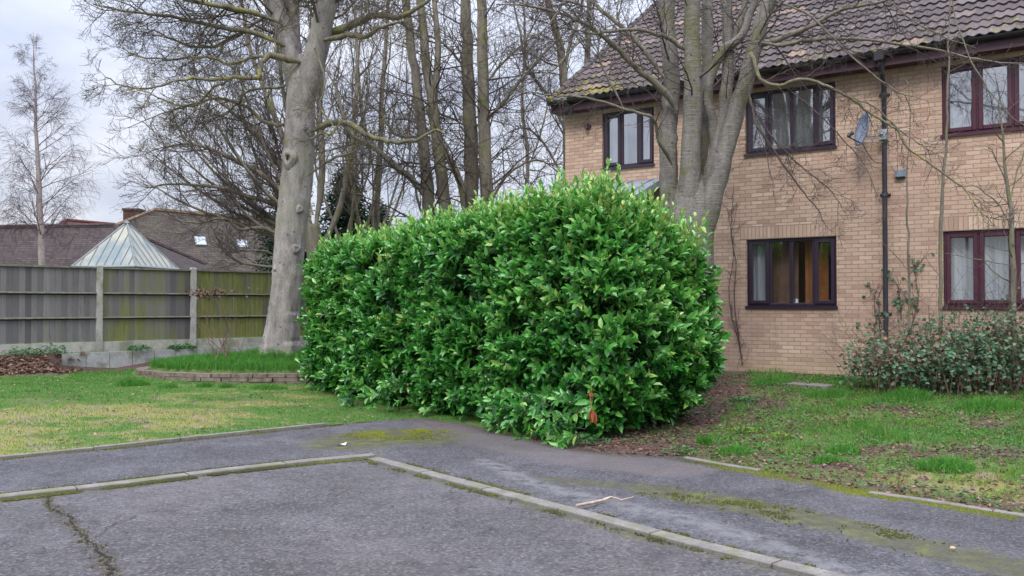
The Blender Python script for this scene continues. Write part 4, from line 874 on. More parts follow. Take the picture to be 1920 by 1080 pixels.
# the dish faces mostly along the wall to the left and outwards
dirn = (Vector((-HU[0], -HU[1], 0)) * .80 + Vector((-HN[0], -HN[1], 0)) * .62 + Vector((0, 0, .20))).normalized()
rt_ = dirn.cross(Vector((0, 0, 1))).normalized(); upv = rt_.cross(dirn)
mb = MB(); nr, na = 7, 28; v = []
for sgn in (0, 1):
    for i in range(nr):
        for j in range(na):
            r_ = (i + .02) / (nr - 1) ; a = j * 2 * math.pi / na; p_ = c0 + rt_ * (.215 * r_ * math.cos(a)) + upv * (.265 * r_ * math.sin(a)) + dirn * (.075 * r_ * r_ - .012 * sgn); v.append(tuple(p_ - off))
q = [(s_ * nr * na + i * na + j, s_ * nr * na + i * na + (j + 1) % na, s_ * nr * na + (i + 1) * na + (j + 1) % na, s_ * nr * na + (i + 1) * na + j) for s_ in (0, 1) for i in range(nr - 1) for j in range(na)]
q += [((nr - 1) * na + j, (nr - 1) * na + (j + 1) % na, nr * na + (nr - 1) * na + (j + 1) % na, nr * na + (nr - 1) * na + j) for j in range(na)]
mb.add(v, q=q); mb.build('reflector', M['dish_grey'], dish, True)
mb = MB(); e0 = c0 - upv * .23; e1 = c0 + dirn * .26 - upv * .16
mb.tubes(np.array([tuple(e0 - off), tuple(e1 - off)]), np.array([.012, .010]), 8); ar = mb.build('feed_arm', M['pipe_black'], dish)
mb = MB(); mb.tubes(np.array([tuple(e1 - off), tuple(e1 - dirn * .02 + upv * .04 - off), tuple(e1 - dirn * .07 + upv * .07 - off)]), np.array([.03, .032, .026]), 10); mb.build('receiver', M['pipe_black'], ar)
mb = MB(); b0 = c0 - dirn * .02 - upv * .10; b1 = hp(up_, -.10, zd - .06)
mb.tubes(np.array([tuple(b0 - off), tuple(b0 * .5 + b1 * .5 - off), tuple(b1 - off)]), np.array([.016, .016, .016]), 8); mb.tubes(np.array([tuple(c0 - upv * .2 - off), tuple(hp(up_, -.08, zd - .17) - off)]), np.array([.010, .010]), 6)
b2 = b1; mb.box(-.055, .055, -.055, .055, -.08, .08, Matrix.Translation(b2 - off) @ Matrix.Rotation(hang, 4, 'Z')); mb.tubes(np.array([tuple(b1 - off + Vector((-.05, -.04, .05))), tuple(b1 - off + Vector((-.05, -.04, .0)))]), np.array([.03, .03]), 8)
mb.build('bracket', M['metal_grey'], dish)
mb = MB(); s0 = c0 - upv * .24; s1 = hp(up_ - .02, -.12, zd - .5)
cp = [tuple(s0 * (1 - t) + s1 * t + Vector((0, 0, -.10 * math.sin(t * math.pi))) - off) for t in np.linspace(0, 1, 8)]; mb.tubes(np.array(cp), np.full(8, .006), 5); mb.build('cable', M['cable_black'], dish)
# junction box
ub, zb_ = fac(1691, 326); jb = empty('junction_box', hp(ub, 0, zb_)); jb.rotation_euler = (0, 0, hang); tag(jb, 'small grey plastic box fixed to the brickwork right of the downpipe', 'wall box')
mb = MB(); bar(mb, -.075, .075, -.06, .06, -.075, -.001, .012); mb.build('case', M['box_grey'], jb); mb = MB(); bar(mb, -.055, .055, -.078, -.061, -.06, -.002, .004); mb.build('cable_gland', M['cable_black'], jb)
mb = MB(); wp = [tuple(hp(up_ - .05 + t * (ub - up_ + .02), -.085 + .06 * t, zd - .05 - t * (zd - zb_ - .02) - .04 * math.sin(3.1 * t)) - off) for t in np.linspace(0, 1, 8)]; mb.tubes(np.array(wp), np.full(8, .004), 4); mb.build('cable', M['metal_grey'], dish)

# ================================================================ FAR BUILDINGS
def hip_house(name, label, ridge_a, ridge_b, Ya, Yb, half, eave, mat, wallmat='house_brick', hipl=True, hipr=True, extras=None):
    a = Vector(ridge_a); b = Vector(ridge_b); d = (b - a); L = d.length; d.normalize(); d2 = Vector((d.x, d.y, 0)).normalized(); nn = Vector((-d2.y, d2.x, 0)) * half
    hz = a.z - eave; A0 = a - d2 * (half * (1 if hipl else 0)); B0 = b + d2 * (half * (1 if hipr else 0))
    e = empty(name, (a.x, a.y, 0)); tag(e, label, 'building'); o_ = Vector((a.x, a.y, 0))
    c = [A0 - nn, B0 - nn, B0 + nn, A0 + nn]
    for p_ in c: p_.z = eave
    v = [tuple(p_ - o_) for p_ in [a, b] + c]
    mb = MB(); mb.add(v, q=[(2, 3, 1, 0), (4, 5, 0, 1)], t=[(5, 2, 0), (3, 4, 1)]); rf = mb.build('roof', M[mat], e)
    mb = MB(); ins = .93; cc_ = sum((Vector(x_) for x_ in v[2:]), Vector()) / 4; w_ = [Vector(x_) * ins + cc_ * (1 - ins) for x_ in v[2:]]
    vv = [(p_.x, p_.y, z_) for z_ in (-.3, eave - .02) for p_ in w_]; mb.add(vv, q=[(0, 1, 5, 4), (1, 2, 6, 5), (2, 3, 7, 6), (3, 0, 4, 7), (4, 5, 6, 7)]); mb.build('wall', M[wallmat], e)
    mb = MB(); mb.tubes(np.array([v[0], v[1]]), np.array([.13, .13]), 6)
    for i, j in ((0, 2), (0, 5), (1, 3), (1, 4)):
        mb.tubes(np.array([v[i], v[j]]), np.array([.11, .11]), 6)
    mb.build('ridge', M['ridge_tile' if mat == 'far_tile_brown' else mat], rf); return e, rf, o_
e1, r1, o1 = hip_house('hipped_house', 'long brown hipped roof with two skylights beyond the fence', P(290, 394, 40), P(490, 413, 42), 0, 0, 6.0, 2.5, 'far_tile_brown')
o1v = o1
# chimney beside the left end of its ridge
mb = MB(); cpt = Vector(P(251, 418, 42)) - o1v; mb.box(cpt.x - .36, cpt.x + .36, cpt.y - .36, cpt.y + .36, 3.2, cpt.z + .55); mb.box(cpt.x - .40, cpt.x + .40, cpt.y - .40, cpt.y + .40, cpt.z + .551, cpt.z + .66); mb.build('chimney', M['chimney_brick'], r1)
# skylights on the front slope
A_ = Vector(P(290, 394, 40)); B_ = Vector(P(490, 413, 42)); dd = (B_ - A_); d2 = Vector((dd.x, dd.y, 0)).normalized(); nf = Vector((d2.y, -d2.x, 0)); drop = (A_.z - 2.5) / 6.0
for (px, py) in ((376, 453), (455, 459)):
    a = (px - 960) / F_PX; best = None
    for Y in np.arange(33, 42, .02):
        p_ = Vector(P(px, py, Y)); dist = (p_ - A_).dot(nf); tt_ = (p_ - A_).dot(d2) / dd.length; zz = A_.z + (B_.z - A_.z) * tt_ - dist * drop
        if best is None or abs(zz - p_.z) < best[0]: best = (abs(zz - p_.z), p_)
    c_ = best[1]; sl_ = (nf * 1 - Vector((0, 0, drop))).normalized(); nm = d2.cross(sl_).normalized(); nm = nm if nm.z > 0 else -nm
    def sq(w_, h_, o_, th): return [tuple(c_ + d2 * (sx * w_) + sl_ * (sy * h_) + nm * z_ - o1v) for z_ in (o_, th) for sx, sy in ((-1, -1), (1, -1), (1, 1), (-1, 1))]
    Q6 = [(0, 1, 2, 3), (4, 7, 6, 5), (0, 4, 5, 1), (1, 5, 6, 2), (2, 6, 7, 3), (3, 7, 4, 0)]
    mb = MB(); mb.add(sq(.23, .42, -.02, .05), q=Q6); s1_ = mb.build('skylight', M['alu_grey'], r1); mb = MB(); mb.add(sq(.18, .36, .051, .065), q=Q6); mb.build('pane', M['glass_window'], s1_)
e2, r2, o2 = hip_house('low_house', 'dark purple-brown tiled roof at the far left beyond the fence', P(-150, 430, 34), P(215, 424, 34), 0, 0, 5.0, 1.9, 'far_tile_dark', hipl=False)
e3, r3, o3 = hip_house('red_roofed_house', 'red tiled roof peeping over the dark roof behind the birch', P(125, 413, 58), P(215, 421, 60), 0, 0, 5, 3.0, 'far_tile_red')
#e4, r4, o4 = hip_house('small_house', 'small brown roof low behind the birch trunk', P(66, 471, 26), P(190, 474, 26), 0, 0, 1.2, 2.3, 'far_tile_dark')
e5, r5, o5 = hip_house('distant_house', 'pale grey roof glimpsed low between the tree trunks above the laurel', P(640, 432, 62), P(720, 436, 62), 0, 0, 4.5, 3.6, 'far_tile_brown')
# glazed pyramid roof
ap = Vector(P(238, 417, 28)); hw = 1.42; zb = P(238, 500, 28)[2] - .05; gp = empty('glazed_roof', (ap.x, ap.y, 0)); tag(gp, 'glass pyramid roof with grey glazing bars beyond the fence', 'glass roof')
rot = R(78); cs_ = [Vector((hw * 1.12 * math.cos(rot + R(45) + k * math.pi / 2), hw * 1.12 * math.sin(rot + R(45) + k * math.pi / 2), zb)) for k in range(4)]; top = Vector((0, 0, ap.z))
mb = MB(); mb.add([tuple(top)] + [tuple(c_) for c_ in cs_], t=[(0, 1, 2), (0, 2, 3), (0, 3, 4), (0, 4, 1)]); mb.build('glazing', M['glass_roof'], gp)
mb = MB()
for k in range(4):
    a, b = cs_[k], cs_[(k + 1) % 4]; mid = (a + b) / 2; mb.tubes(np.array([tuple(top), tuple(a)]), np.array([.035, .035]), 5); mb.tubes(np.array([tuple(a), tuple(b)]), np.array([.05, .05]), 4)
    for t in (.125, .25, .375, .5, .625, .75, .875):
        f = a.lerp(b, t); h = 1 - abs(2 * t - 1); e_ = f + (top - mid) * h * .97; mb.tubes(np.array([tuple(f + Vector((0, 0, .012))), tuple(e_ + Vector((0, 0, .012)))]), np.array([.018, .018]), 4)
mb.tubes(np.array([tuple(top + Vector((0, 0, -.03))), tuple(top + Vector((0, 0, .07)))]), np.array([.10, .03]), 8)
mb.build('glazing_bars', M['alu_grey'], gp)
mb = MB(); vv = [(c_.x * .97, c_.y * .97, z_) for z_ in (-.2, zb - .03) for c_ in cs_]; mb.add(vv, q=[(0, 1, 5, 4), (1, 2, 6, 5), (2, 3, 7, 6), (3, 0, 4, 7)]); mb.build('wall', M['house_brick'], gp)
# ================================================================ TREES
def norm3(v):
    l = math.sqrt(v[0] ** 2 + v[1] ** 2 + v[2] ** 2) + 1e-9; return (v[0] / l, v[1] / l, v[2] / l)
class Grower:
    def __init__(s, seed, ratio=.62, up=.05, wob=.22, ang=(30, 60), kids=(8, 6, 5), flat=1.0, minr=.0026, npt=5, maxlev=3, ups=None, yflat=.75):
        s.r = random.Random(seed); s.ratio = ratio; s.up = up; s.wob = wob; s.ang = ang; s.kids = kids; s.minr = minr; s.npt = npt; s.maxlev = maxlev; s.ups = ups; s.out = {}; s.yflat = yflat
    def put(s, pts, rad): s.out.setdefault(len(pts), []).append((pts, rad))
    def path(s, p, d, L, lev):
        n = s.npt if lev < 3 else 4; st = L / (n - 1); pts = [p]; g = s.r.gauss
        up = s.ups[min(lev, len(s.ups) - 1)] if s.ups else s.up
        for i in range(n - 1):
            d = norm3((d[0] + g(0, s.wob), d[1] + g(0, s.wob), d[2] + g(0, s.wob) + up)); p = (p[0] + d[0] * st, p[1] + d[1] * st, p[2] + d[2] * st); pts.append(p)
        return pts
    def spawn(s, pts, rads, L, lev, n=None, t0=.2, t1=1.0, length=None):
        n = s.kids[min(lev, len(s.kids) - 1)] if n is None else n; m = len(pts) - 1
        for k in range(n):
            t = t0 + (t1 - t0) * (k + s.r.random()) / n; f = min(t * m, m - 1e-4); i = int(f); u = f - i; a, b = pts[i], pts[i + 1]
            p = tuple(a[j] + (b[j] - a[j]) * u for j in range(3)); d = norm3(tuple(b[j] - a[j] for j in range(3))); r0 = rads[i] + (rads[i + 1] - rads[i]) * u
            # random perpendicular
            x = norm3((s.r.gauss(0, 1), s.r.gauss(0, s.yflat), s.r.gauss(0, 1))); dt = sum(x[j] * d[j] for j in range(3)); x = norm3(tuple(x[j] - dt * d[j] for j in range(3)))
            an = R(s.r.uniform(*s.ang)); nd = tuple(d[j] * math.cos(an) + x[j] * math.sin(an) for j in range(3))
            ln = (length if length else L * s.ratio) * s.r.uniform(.55, 1.15) * (1.15 - .45 * t)
            s.branch(p, nd, ln, max(s.minr, min(r0 * .75, ln * .014)), lev + 1)
    def branch(s, p, d, L, r, lev):
        pts = s.path(p, d, L, lev); n = len(pts); rads = [max(s.minr * .7, r * (1 - .72 * i / (n - 1))) for i in range(n)]; s.put(pts, rads)
        if lev < s.maxlev and L > .18: s.spawn(pts, rads, L, lev)
    def flush(s, name, mat, parent, k=3):
        mb = MB()
        for n, lst in s.out.items():
            P_ = np.array([a for a, b in lst]); R_ = np.array([b for a, b in lst]); big = R_[:, 0] > .012
            if big.any(): mb.tubes(P_[big], R_[big], 5, cap=False, var=np.random.RandomState(1).rand(big.sum()))
            if (~big).any(): mb.tubes(P_[~big], R_[~big], k, cap=False, var=np.random.RandomState(2).rand((~big).sum()))
        off = parent.matrix_basis.translation; 
        for i in range(len(mb.v)): mb.v[i] = mb.v[i] - np.array(off)
        print(name, parent.name, mb.n); return mb.build(name, mat, parent, True)
def smooth(pts, rad, sub=4, wob=0.0, seed=0):
    """Catmull-Rom through the points"""
    pts = np.array(pts, float); rad = np.array(rad, float); n = len(pts); ext = np.concatenate([[2 * pts[0] - pts[1]], pts, [2 * pts[-1] - pts[-2]]]); rs_ = np.random.RandomState(seed); o = []; rr = []
    for i in range(n - 1):
        p0, p1, p2, p3 = ext[i:i + 4]
        for j in range(sub):
            t = j / sub; o.append(.5 * (2 * p1 + (-p0 + p2) * t + (2 * p0 - 5 * p1 + 4 * p2 - p3) * t * t + (-p0 + 3 * p1 - 3 * p2 + p3) * t ** 3)); rr.append(rad[i] * (1 - t) + rad[i + 1] * t)
    o.append(pts[-1]); rr.append(rad[-1]); o = np.array(o)
    if wob: o[1:-1] += rs_.randn(len(o) - 2, 3) * wob
    return o, np.array(rr)
def pxline(lst, Y, dY=0.0):
    """lst of (px, py[, depth offset]) at depth Y drifting by dY"""
    n = len(lst); return [P(a[0], a[1], Y + dY * i / max(1, n - 1) + (a[2] if len(a) > 2 else 0)) for i, a in enumerate(lst)]
class Tree:
    def __init__(s, name, base, label, cat, group, seed, **kw):
        s.e = empty(name, base); tag(s.e, label, cat, group); s.g = Grower(seed, **kw); s.seed = seed; s.off = np.array(base); s.i = 0
    def limb(s, name, pts, rad, mat, k=10, kids=0, length=None, t0=.25, lev=0, sub=4, wob=0.01, rough=.0, t1=1.0, lump=0, flare=0, ridge=0):
        s.i += 1; p, r = smooth(pts, rad, sub, wob, s.seed + s.i)
        if name != 'trunk' and name != 'stem': r[:sub] *= np.linspace(.4, 1, sub)
        if lump: r = r * (1 + lump * (np.random.RandomState(s.seed + s.i).rand(len(r)) - .5))
        lob = None
        if flare or ridge:
            th = np.arange(k) * 2 * np.pi / k; zz = p[:, 2] - p[0, 2]; fz = np.exp(-zz / .38)[:, None]
            lob = 1 + flare * fz * (.5 + .5 * np.cos(5 * th[None] + 1.0 + .4 * np.sin(2 * th[None]))) + ridge * (fbm(np.cos(th)[None] * 2.2 + 7 + zz[:, None] * .25, np.sin(th)[None] * 2.2 + zz[:, None] * .9, 9) - .5)
        mb = MB(); mb.tubes(p - s.off, r, k, rough=rough, lob=lob); o = mb.build(name, M[mat], s.e, True)
        if kids:
            L = np.linalg.norm(np.diff(p, axis=0), axis=1).sum(); s.g.spawn([tuple(x) for x in p], list(r), L, lev, kids, t0, t1, length)
        return o
    def done(s, mat, k=3): s.g.flush('twigs', M[mat], s.e, k)
def along(pts, rad, kmul):
    return pts, rad
# ---- A: the big grey trunk in the raised bed
D = 17.0; bz = .50
tA = Tree('bare_tree', (*P(522, 668, D)[:2], bz), 'large smooth grey-barked tree standing in the raised bed, forked above a knot', 'tree', 'bare trees', 11, kids=(9, 8, 8, 6), ang=(30, 65), wob=.20, up=.02, minr=.0036, maxlev=4)
tr = pxline([(521, 690), (523, 660), (529, 600), (536, 540), (545, 440), (556, 340), (560, 270), (563, 200), (568, 150), (569, 105)], D)
o = tA.limb('trunk', tr, [.41, .345, .30, .288, .292, .298, .288, .275, .265, .12], 'bark_grey', k=56, sub=12, wob=.003, lump=.006, flare=.42, ridge=.26)
# knots and burrs
for (px, py, s_, hol) in ((541, 301, .16, 1), (561, 395, .085, 0), (554, 468, .10, 0), (572, 245, .055, 0), (512, 505, .04, 0)):
    i = np.argmin([abs(P(0, py, D)[2] - q_[2]) for q_ in tr]); z_ = P(px, py, D)[2]; xs_ = np.interp(z_, [q_[2] for q_ in tr], [q_[0] for q_ in tr]); dx = P(px, py, D - .3)[0] - xs_; rr = .315; dx = max(-rr * .96, min(rr * .96, dx)); yy = D - math.sqrt(max(0, rr * rr - dx * dx))
    nv = Vector((dx, yy - D, 0)).normalized(); ce = Vector((xs_ + dx, yy, z_)) - Vector(tA.off); tx = Vector((0, 0, 1)).cross(nv); ty = Vector((0, 0, 1))
    mb = MB(); prof = [(1.25, -.06), (1.05, .10), (.85, .30), (.62, .38), (.42, .30), (.22, -.15 if hol else .22), (.02, -.3 if hol else .2)]; na = 16; v = []
    for (r_, h_) in prof:
        for j in range(na):
            a = j * 2 * math.pi / na; el = 1.25 if hol else 1.0; w_ = 1 + .12 * math.sin(3 * a + px); v.append(tuple(ce + (tx * math.cos(a) * r_ * w_ + ty * math.sin(a) * r_ * el * w_) * s_ * .8 + nv * (h_ * s_ * .8)))
    mb.add(v, q=[(i * na + j, i * na + (j + 1) % na, (i + 1) * na + (j + 1) % na, (i + 1) * na + j) for i in range(len(prof) - 1) for j in range(na)]); ko = mb.build('knot', M['bark_grey'], tA.e, True)
    if hol:
        mb = MB(); v = [tuple(ce + (tx * math.cos(a) * .2 + ty * math.sin(a) * .42) * s_ * .8 + nv * (.27 * s_)) for a in np.linspace(0, 6.283, 13)[:-1]]; mb.add(v + [tuple(ce + nv * .25 * s_)], t=[(i, (i + 1) % 12, 12) for i in range(12)]); mb.build('hollow', M['hollow_dark'], ko)
tA.limb('limb', pxline([(562, 235), (550, 125), (530, 50), (507, -10), (480, -90), (455, -190)], D, .5), [.25, .20, .18, .18, .15, .12], 'bark_grey', 20, 14, 2.6, t0=.3, lump=.015)
tA.limb('limb', pxline([(563, 210), (552, 90), (549, 20), (548, -60), (560, -190)], D + .15, .9), [.16, .135, .125, .12, .09], 'bark_grey', 16, 10, 2.3, t0=.2)
tA.limb('limb', pxline([(565, 235), (590, 110), (606, 40), (618, -30), (634, -190)], D - .05, -.3), [.25, .225, .20, .18, .14], 'bark_grey', 22, 14, 2.6, t0=.3, lump=.015)
LB = 'bark_lichen'
def lb(lst, r, dY=0, kids=9, length=1.1, Y=D, k=7, mat=LB, t=tA, t0=.15, wob=.012, lev=1): t.limb('branch', pxline(lst, Y, dY), r, mat, k, kids, length, t0=t0, wob=wob, lev=lev)
lb([(562, 116), (535, 110), (505, 104), (488, 125), (484, 145), (440, 146), (400, 150), (360, 147), (330, 151)], [.085, .07, .06, .05, .045, .04, .035, .03, .024], -1.2, 12, 1.3, Y=D - .2)
lb([(330, 151), (300, 162), (265, 165), (225, 160), (200, 146), (196, 160), (172, 166)], [.025, .021, .018, .014, .010, .007, .005], -.3, 12, .55, Y=D - 1.4)
lb([(510, 105), (470, 108), (430, 120), (385, 105), (330, 112), (260, 105), (230, 88)], [.04, .035, .03, .024, .019, .013, .006], -.6, 14, .9, Y=D - .3)
lb([(545, 90), (470, 60), (400, 50), (320, 30), (240, 22), (175, 8)], [.06, .05, .04, .03, .02, .01], -1.0, 22, 1.2)
lb([(530, 45), (460, 20), (390, 8), (300, -15), (200, -40)], [.06, .05, .04, .03, .012], -1.4, 20, 1.4)
lb([(440, 146), (400, 165), (375, 190), (330, 205), (290, 218), (240, 240)], [.03, .025, .02, .016, .011, .006], .8, 16, .9, Y=D - .6)
lb([(545, 235), (500, 230), (450, 195), (400, 185), (345, 200), (280, 175), (235, 155)], [.045, .04, .034, .027, .02, .013, .006], 1.6, 18, 1.0, Y=D + .2)
lb([(602, 62), (640, 55), (670, 42), (700, 28), (745, 32), (790, 12), (830, -20)], [.10, .085, .075, .065, .055, .04, .02], -.6, 14, 1.2)
lb([(606, 75), (650, 66), (685, 68), (720, 48), (760, 40)], [.07, .055, .045, .035, .015], -1, 12, .9, Y=D - .3)
lb([(585, 245), (612, 232), (640, 230), (668, 240), (700, 258), (735, 266), (780, 262), (815, 244), (840, 250)], [.075, .065, .058, .052, .048, .042, .034, .02, .010], -1.0, 16, .9, Y=D - .1)
lb([(640, 230), (620, 250), (600, 252), (580, 262), (562, 265)], [.03, .024, .02, .016, .008], -.3, 8, .35, Y=D - .5)
lb([(575, 330), (620, 300), (660, 285), (700, 265)], [.035, .028, .02, .010], -.4, 9, .7, Y=D - .2)
lb([(590, 90), (610, 150), (600, 200), (625, 240), (612, 300)], [.03, .024, .018, .012, .006], -.9, 16, .5, Y=D - .4)
lb([(500, 30), (440, 70), (390, 90), (340, 80), (290, 60), (255, 70)], [.045, .038, .03, .022, .015, .007], -.7, 18, 1.0)
lb([(560, 150), (520, 165), (470, 170), (430, 210), (390, 225), (330, 260)], [.035, .03, .025, .018, .012, .006], .9, 16, .9)
tA.done('twig_olive')

# ---- B: many-stemmed thicket behind it (several trunks fan out low down)
DB = 23.0
tB = Tree('bare_tree', (*P(600, 600, DB)[:2], .5), 'low-forking dark tree with stems sweeping up to the left behind the grey trunk', 'tree', 'bare trees', 23, kids=(9, 8, 7, 5), ang=(20, 50), wob=.13, up=.06, minr=.0046, maxlev=4)
def tb(lst, r, kids=9, length=1.8, dY=0.0, Y=DB, mat='bark_mid', t=None, k=7, name='limb', t0=.2, lev=1): (t or tB).limb(name, pxline(lst, Y, dY), [x_ * (1 if name == 'trunk' else .72) for x_ in r], mat, k, kids, length, t0=t0, lev=lev)
tb([(600, 620), (598, 540), (590, 470), (585, 420)], [.30, .24, .22, .2], 0, name='trunk', k=14)
tb([(590, 470), (540, 395), (470, 370), (400, 350), (330, 345), (270, 352)], [.14, .11, .09, .065, .04, .015], 16, 1.4)
tb([(588, 440), (520, 350), (440, 300), (360, 270), (290, 280)], [.13, .11, .085, .055, .015], 16, 1.6)
tb([(585, 430), (530, 320), (470, 240), (410, 190), (350, 160)], [.13, .11, .085, .055, .02], 16, 1.7, .8)
tb([(588, 440), (545, 300), (500, 180), (465, 80), (450, -20)], [.13, .11, .09, .07, .03], 16, 1.8, 1.2)
tb([(590, 450), (560, 330), (535, 200), (520, 80)], [.12, .1, .08, .05], 12, 1.8, 1.8)
tb([(592, 430), (605, 320), (600, 200), (610, 60), (600, -60)], [.15, .13, .11, .09, .05], 14, 1.8, 1.0)
tb([(598, 480), (640, 380), (660, 260), (670, 130), (665, 0)], [.13, .11, .09, .07, .04], 14, 1.8, 1.2)
tb([(590, 480), (500, 430), (450, 430), (420, 410), (360, 418), (300, 400)], [.09, .07, .055, .045, .03, .01], 14, 1.1, -1.0)
tb([(585, 500), (520, 500), (460, 495), (420, 470), (400, 430), (380, 400)], [.07, .055, .045, .034, .025, .01], 12, .9, -1.6)
tb([(520, 478), (490, 470), (455, 470), (430, 455)], [.04, .034, .026, .01], 8, .7, -1.6, Y=DB - 1)
tb([(590, 470), (515, 440), (460, 400), (430, 350), (415, 290)], [.08, .07, .055, .04, .015], 12, 1.3, -.5)
rr_ = random.Random(12)
for i in range(13):
    f = (i + .5) / 13; ex = 250 + 300 * f + rr_.uniform(-15, 15); ey = 330 - 330 * f ** .8 + rr_.uniform(-30, 60); sx = 575 + rr_.uniform(-10, 20); sy = 455 - 60 * f
    mx_, my_ = sx + (ex - sx) * .45, sy + (ey - sy) * .30; tb([(sx, sy), ((sx + mx_) / 2, (sy + my_) / 2 + 6), (mx_, my_), ((mx_ + ex) / 2 - 5, (my_ + ey) / 2 + 4), (ex, ey)], [.085, .075, .06, .045, .015], 13, 1.3, rr_.uniform(-.6, 1.8), mat='bark_mid')
tB.done('twig_dark')
tB2 = Tree('bare_tree', (*P(660, 600, 26)[:2], .5), 'tangle of upright olive stems behind the left end of the laurel hedge', 'tree', 'bare trees', 29, kids=(8, 7, 5, 4), ang=(18, 45), wob=.12, up=.09, minr=.0048, maxlev=4)
tb([(660, 620), (662, 560), (660, 500)], [.3, .26, .22], 0, t=tB2, name='trunk', Y=26, k=12)
rr_ = random.Random(3)
for i in range(11):
    x0 = 655 + rr_.uniform(-25, 60); x1 = x0 + rr_.uniform(-70, 90); x2 = x1 + rr_.uniform(-40, 50)
    tb([(x0, 500), ((x0 + x1) / 2 + rr_.uniform(-8, 8), 410), (x1, 300), (x2, 180), (x2 + rr_.uniform(-30, 30), 60)], [.07, .055, .042, .03, .012], 8, 1.5, rr_.uniform(-1, 3), t=tB2, Y=26)
tB2.done('twig_olive')
# ---- C: tall trunks in the middle
DC = 22.5
def tc(label, seed, base, stems, Y, length=1.9, kids=16, mat='bark_mid', tw='twig_dark', **kw):
    t = Tree('bare_tree', (*P(base, 600, Y)[:2], .5), label, 'tree', 'bare trees', seed, kids=(9, 8, 7, 5), ang=kw.pop('ang', (35, 80)), wob=kw.pop('wob', .17), up=kw.pop('up', .02), minr=.0042, maxlev=4)
    for i, (lst, r, kd) in enumerate(stems): t.limb('trunk' if i == 0 else 'limb', pxline(lst, Y, kw.get('dY', 0)), [x_ * .82 for x_ in r], mat, 12 if r[0] > .08 else 7, kd, length if r[0] > .08 else length * .6, t0=.1, wob=.012, lev=1)
    t.done(tw); return t
tc('twin-stemmed tree left of the two straight trunks, with a long branch reaching left', 31, 815,
   [([(800, 620), (802, 480), (804, 380), (797, 300), (790, 230), (778, 130), (765, 40), (758, -80)], [.27, .22, .20, .17, .16, .14, .13, .10], 20),
    ([(838, 600), (838, 420), (828, 330), (820, 260), (808, 170), (795, 80), (785, -80)], [.24, .2, .19, .18, .16, .14, .10], 20),
    ([(808, 385), (785, 350), (745, 312), (700, 275), (655, 245), (630, 165), (610, 130)], [.11, .10, .09, .085, .07, .04, .015], 18),
    ([(872, 400), (862, 340), (838, 290), (815, 245), (800, 200)], [.12, .11, .1, .08, .05], 8),
    ([(830, 300), (815, 200), (822, 100), (812, -40)], [.12, .11, .1, .07], 14),
    ([(795, 410), (782, 370), (775, 310), (787, 280)], [.045, .04, .03, .02], 6),
    ([(800, 260), (740, 250), (700, 200), (640, 180)], [.06, .05, .035, .015], 12)], DC)
tc('straight left-hand trunk of the pair standing behind the middle of the laurel', 37, 882,
   [([(880, 620), (881, 400), (884, 300), (880, 200), (877, 100), (872, 0), (870, -100)], [.26, .24, .23, .21, .19, .16, .13], 34),
    ([(884, 150), (850, 100), (810, 70), (760, 60)], [.05, .04, .03, .012], 12),
    ([(882, 240), (840, 220), (790, 200), (740, 215)], [.04, .035, .025, .01], 12)], DC + .5)
tc('straight right-hand trunk of the pair standing behind the middle of the laurel', 41, 912,
   [([(915, 620), (914, 400), (910, 300), (907, 200), (905, 100), (903, 0), (900, -100)], [.23, .21, .20, .185, .17, .15, .12], 34),
    ([(915, 390), (950, 330), (1000, 300), (1040, 310), (1080, 290)], [.06, .045, .03, .02, .01], 12),
    ([(912, 230), (960, 170), (1010, 110), (1060, 60), (1090, 20)], [.075, .06, .045, .03, .012], 16),
    ([(908, 160), (940, 120), (990, 70), (1010, 10)], [.05, .04, .03, .012], 14)], DC)
tc('slim leaning trunk close to the left corner of the brick house', 43, 1058,
   [([(1062, 620), (1061, 400), (1064, 280), (1060, 190), (1053, 110), (1040, 50), (1025, -10), (1010, -90)], [.17, .15, .145, .14, .14, .12, .10, .08], 30),
    ([(1062, 250), (1030, 180), (990, 130), (975, 60), (960, -10)], [.07, .06, .05, .04, .02], 16),
    ([(1062, 340), (1020, 270), (985, 240), (950, 250)], [.05, .04, .03, .01], 12),
    ([(1056, 150), (1070, 80), (1090, 20), (1100, -60)], [.07, .06, .05, .03], 12)], 24)
tc('thin tree rising beyond the gable end of the brick house', 47, 1101,
   [([(1101, 620), (1101, 300), (1101, 130), (1103, 60), (1108, -60)], [.15, .13, .12, .11, .08], 24),
    ([(1101, 160), (1130, 90), (1160, 30), (1170, -30)], [.05, .045, .035, .02], 12)], 28)
tc('dark slender tree between the grey trunk and the twin-stemmed tree', 53, 705,
   [([(705, 620), (706, 430), (712, 300), (716, 180), (725, 60), (730, -60)], [.13, .115, .105, .09, .07, .05], 24),
    ([(706, 330), (680, 230), (672, 120), (680, 0)], [.06, .055, .045, .025], 14)], 27)
tc('far thin tree in the gap between the pair of trunks and the house', 59, 985,
   [([(985, 640), (982, 420), (990, 300), (978, 190), (985, 80), (980, -20)], [.10, .09, .08, .07, .055, .04], 22),
    ([(985, 330), (1020, 230), (1030, 140)], [.05, .04, .015], 10)], 31)
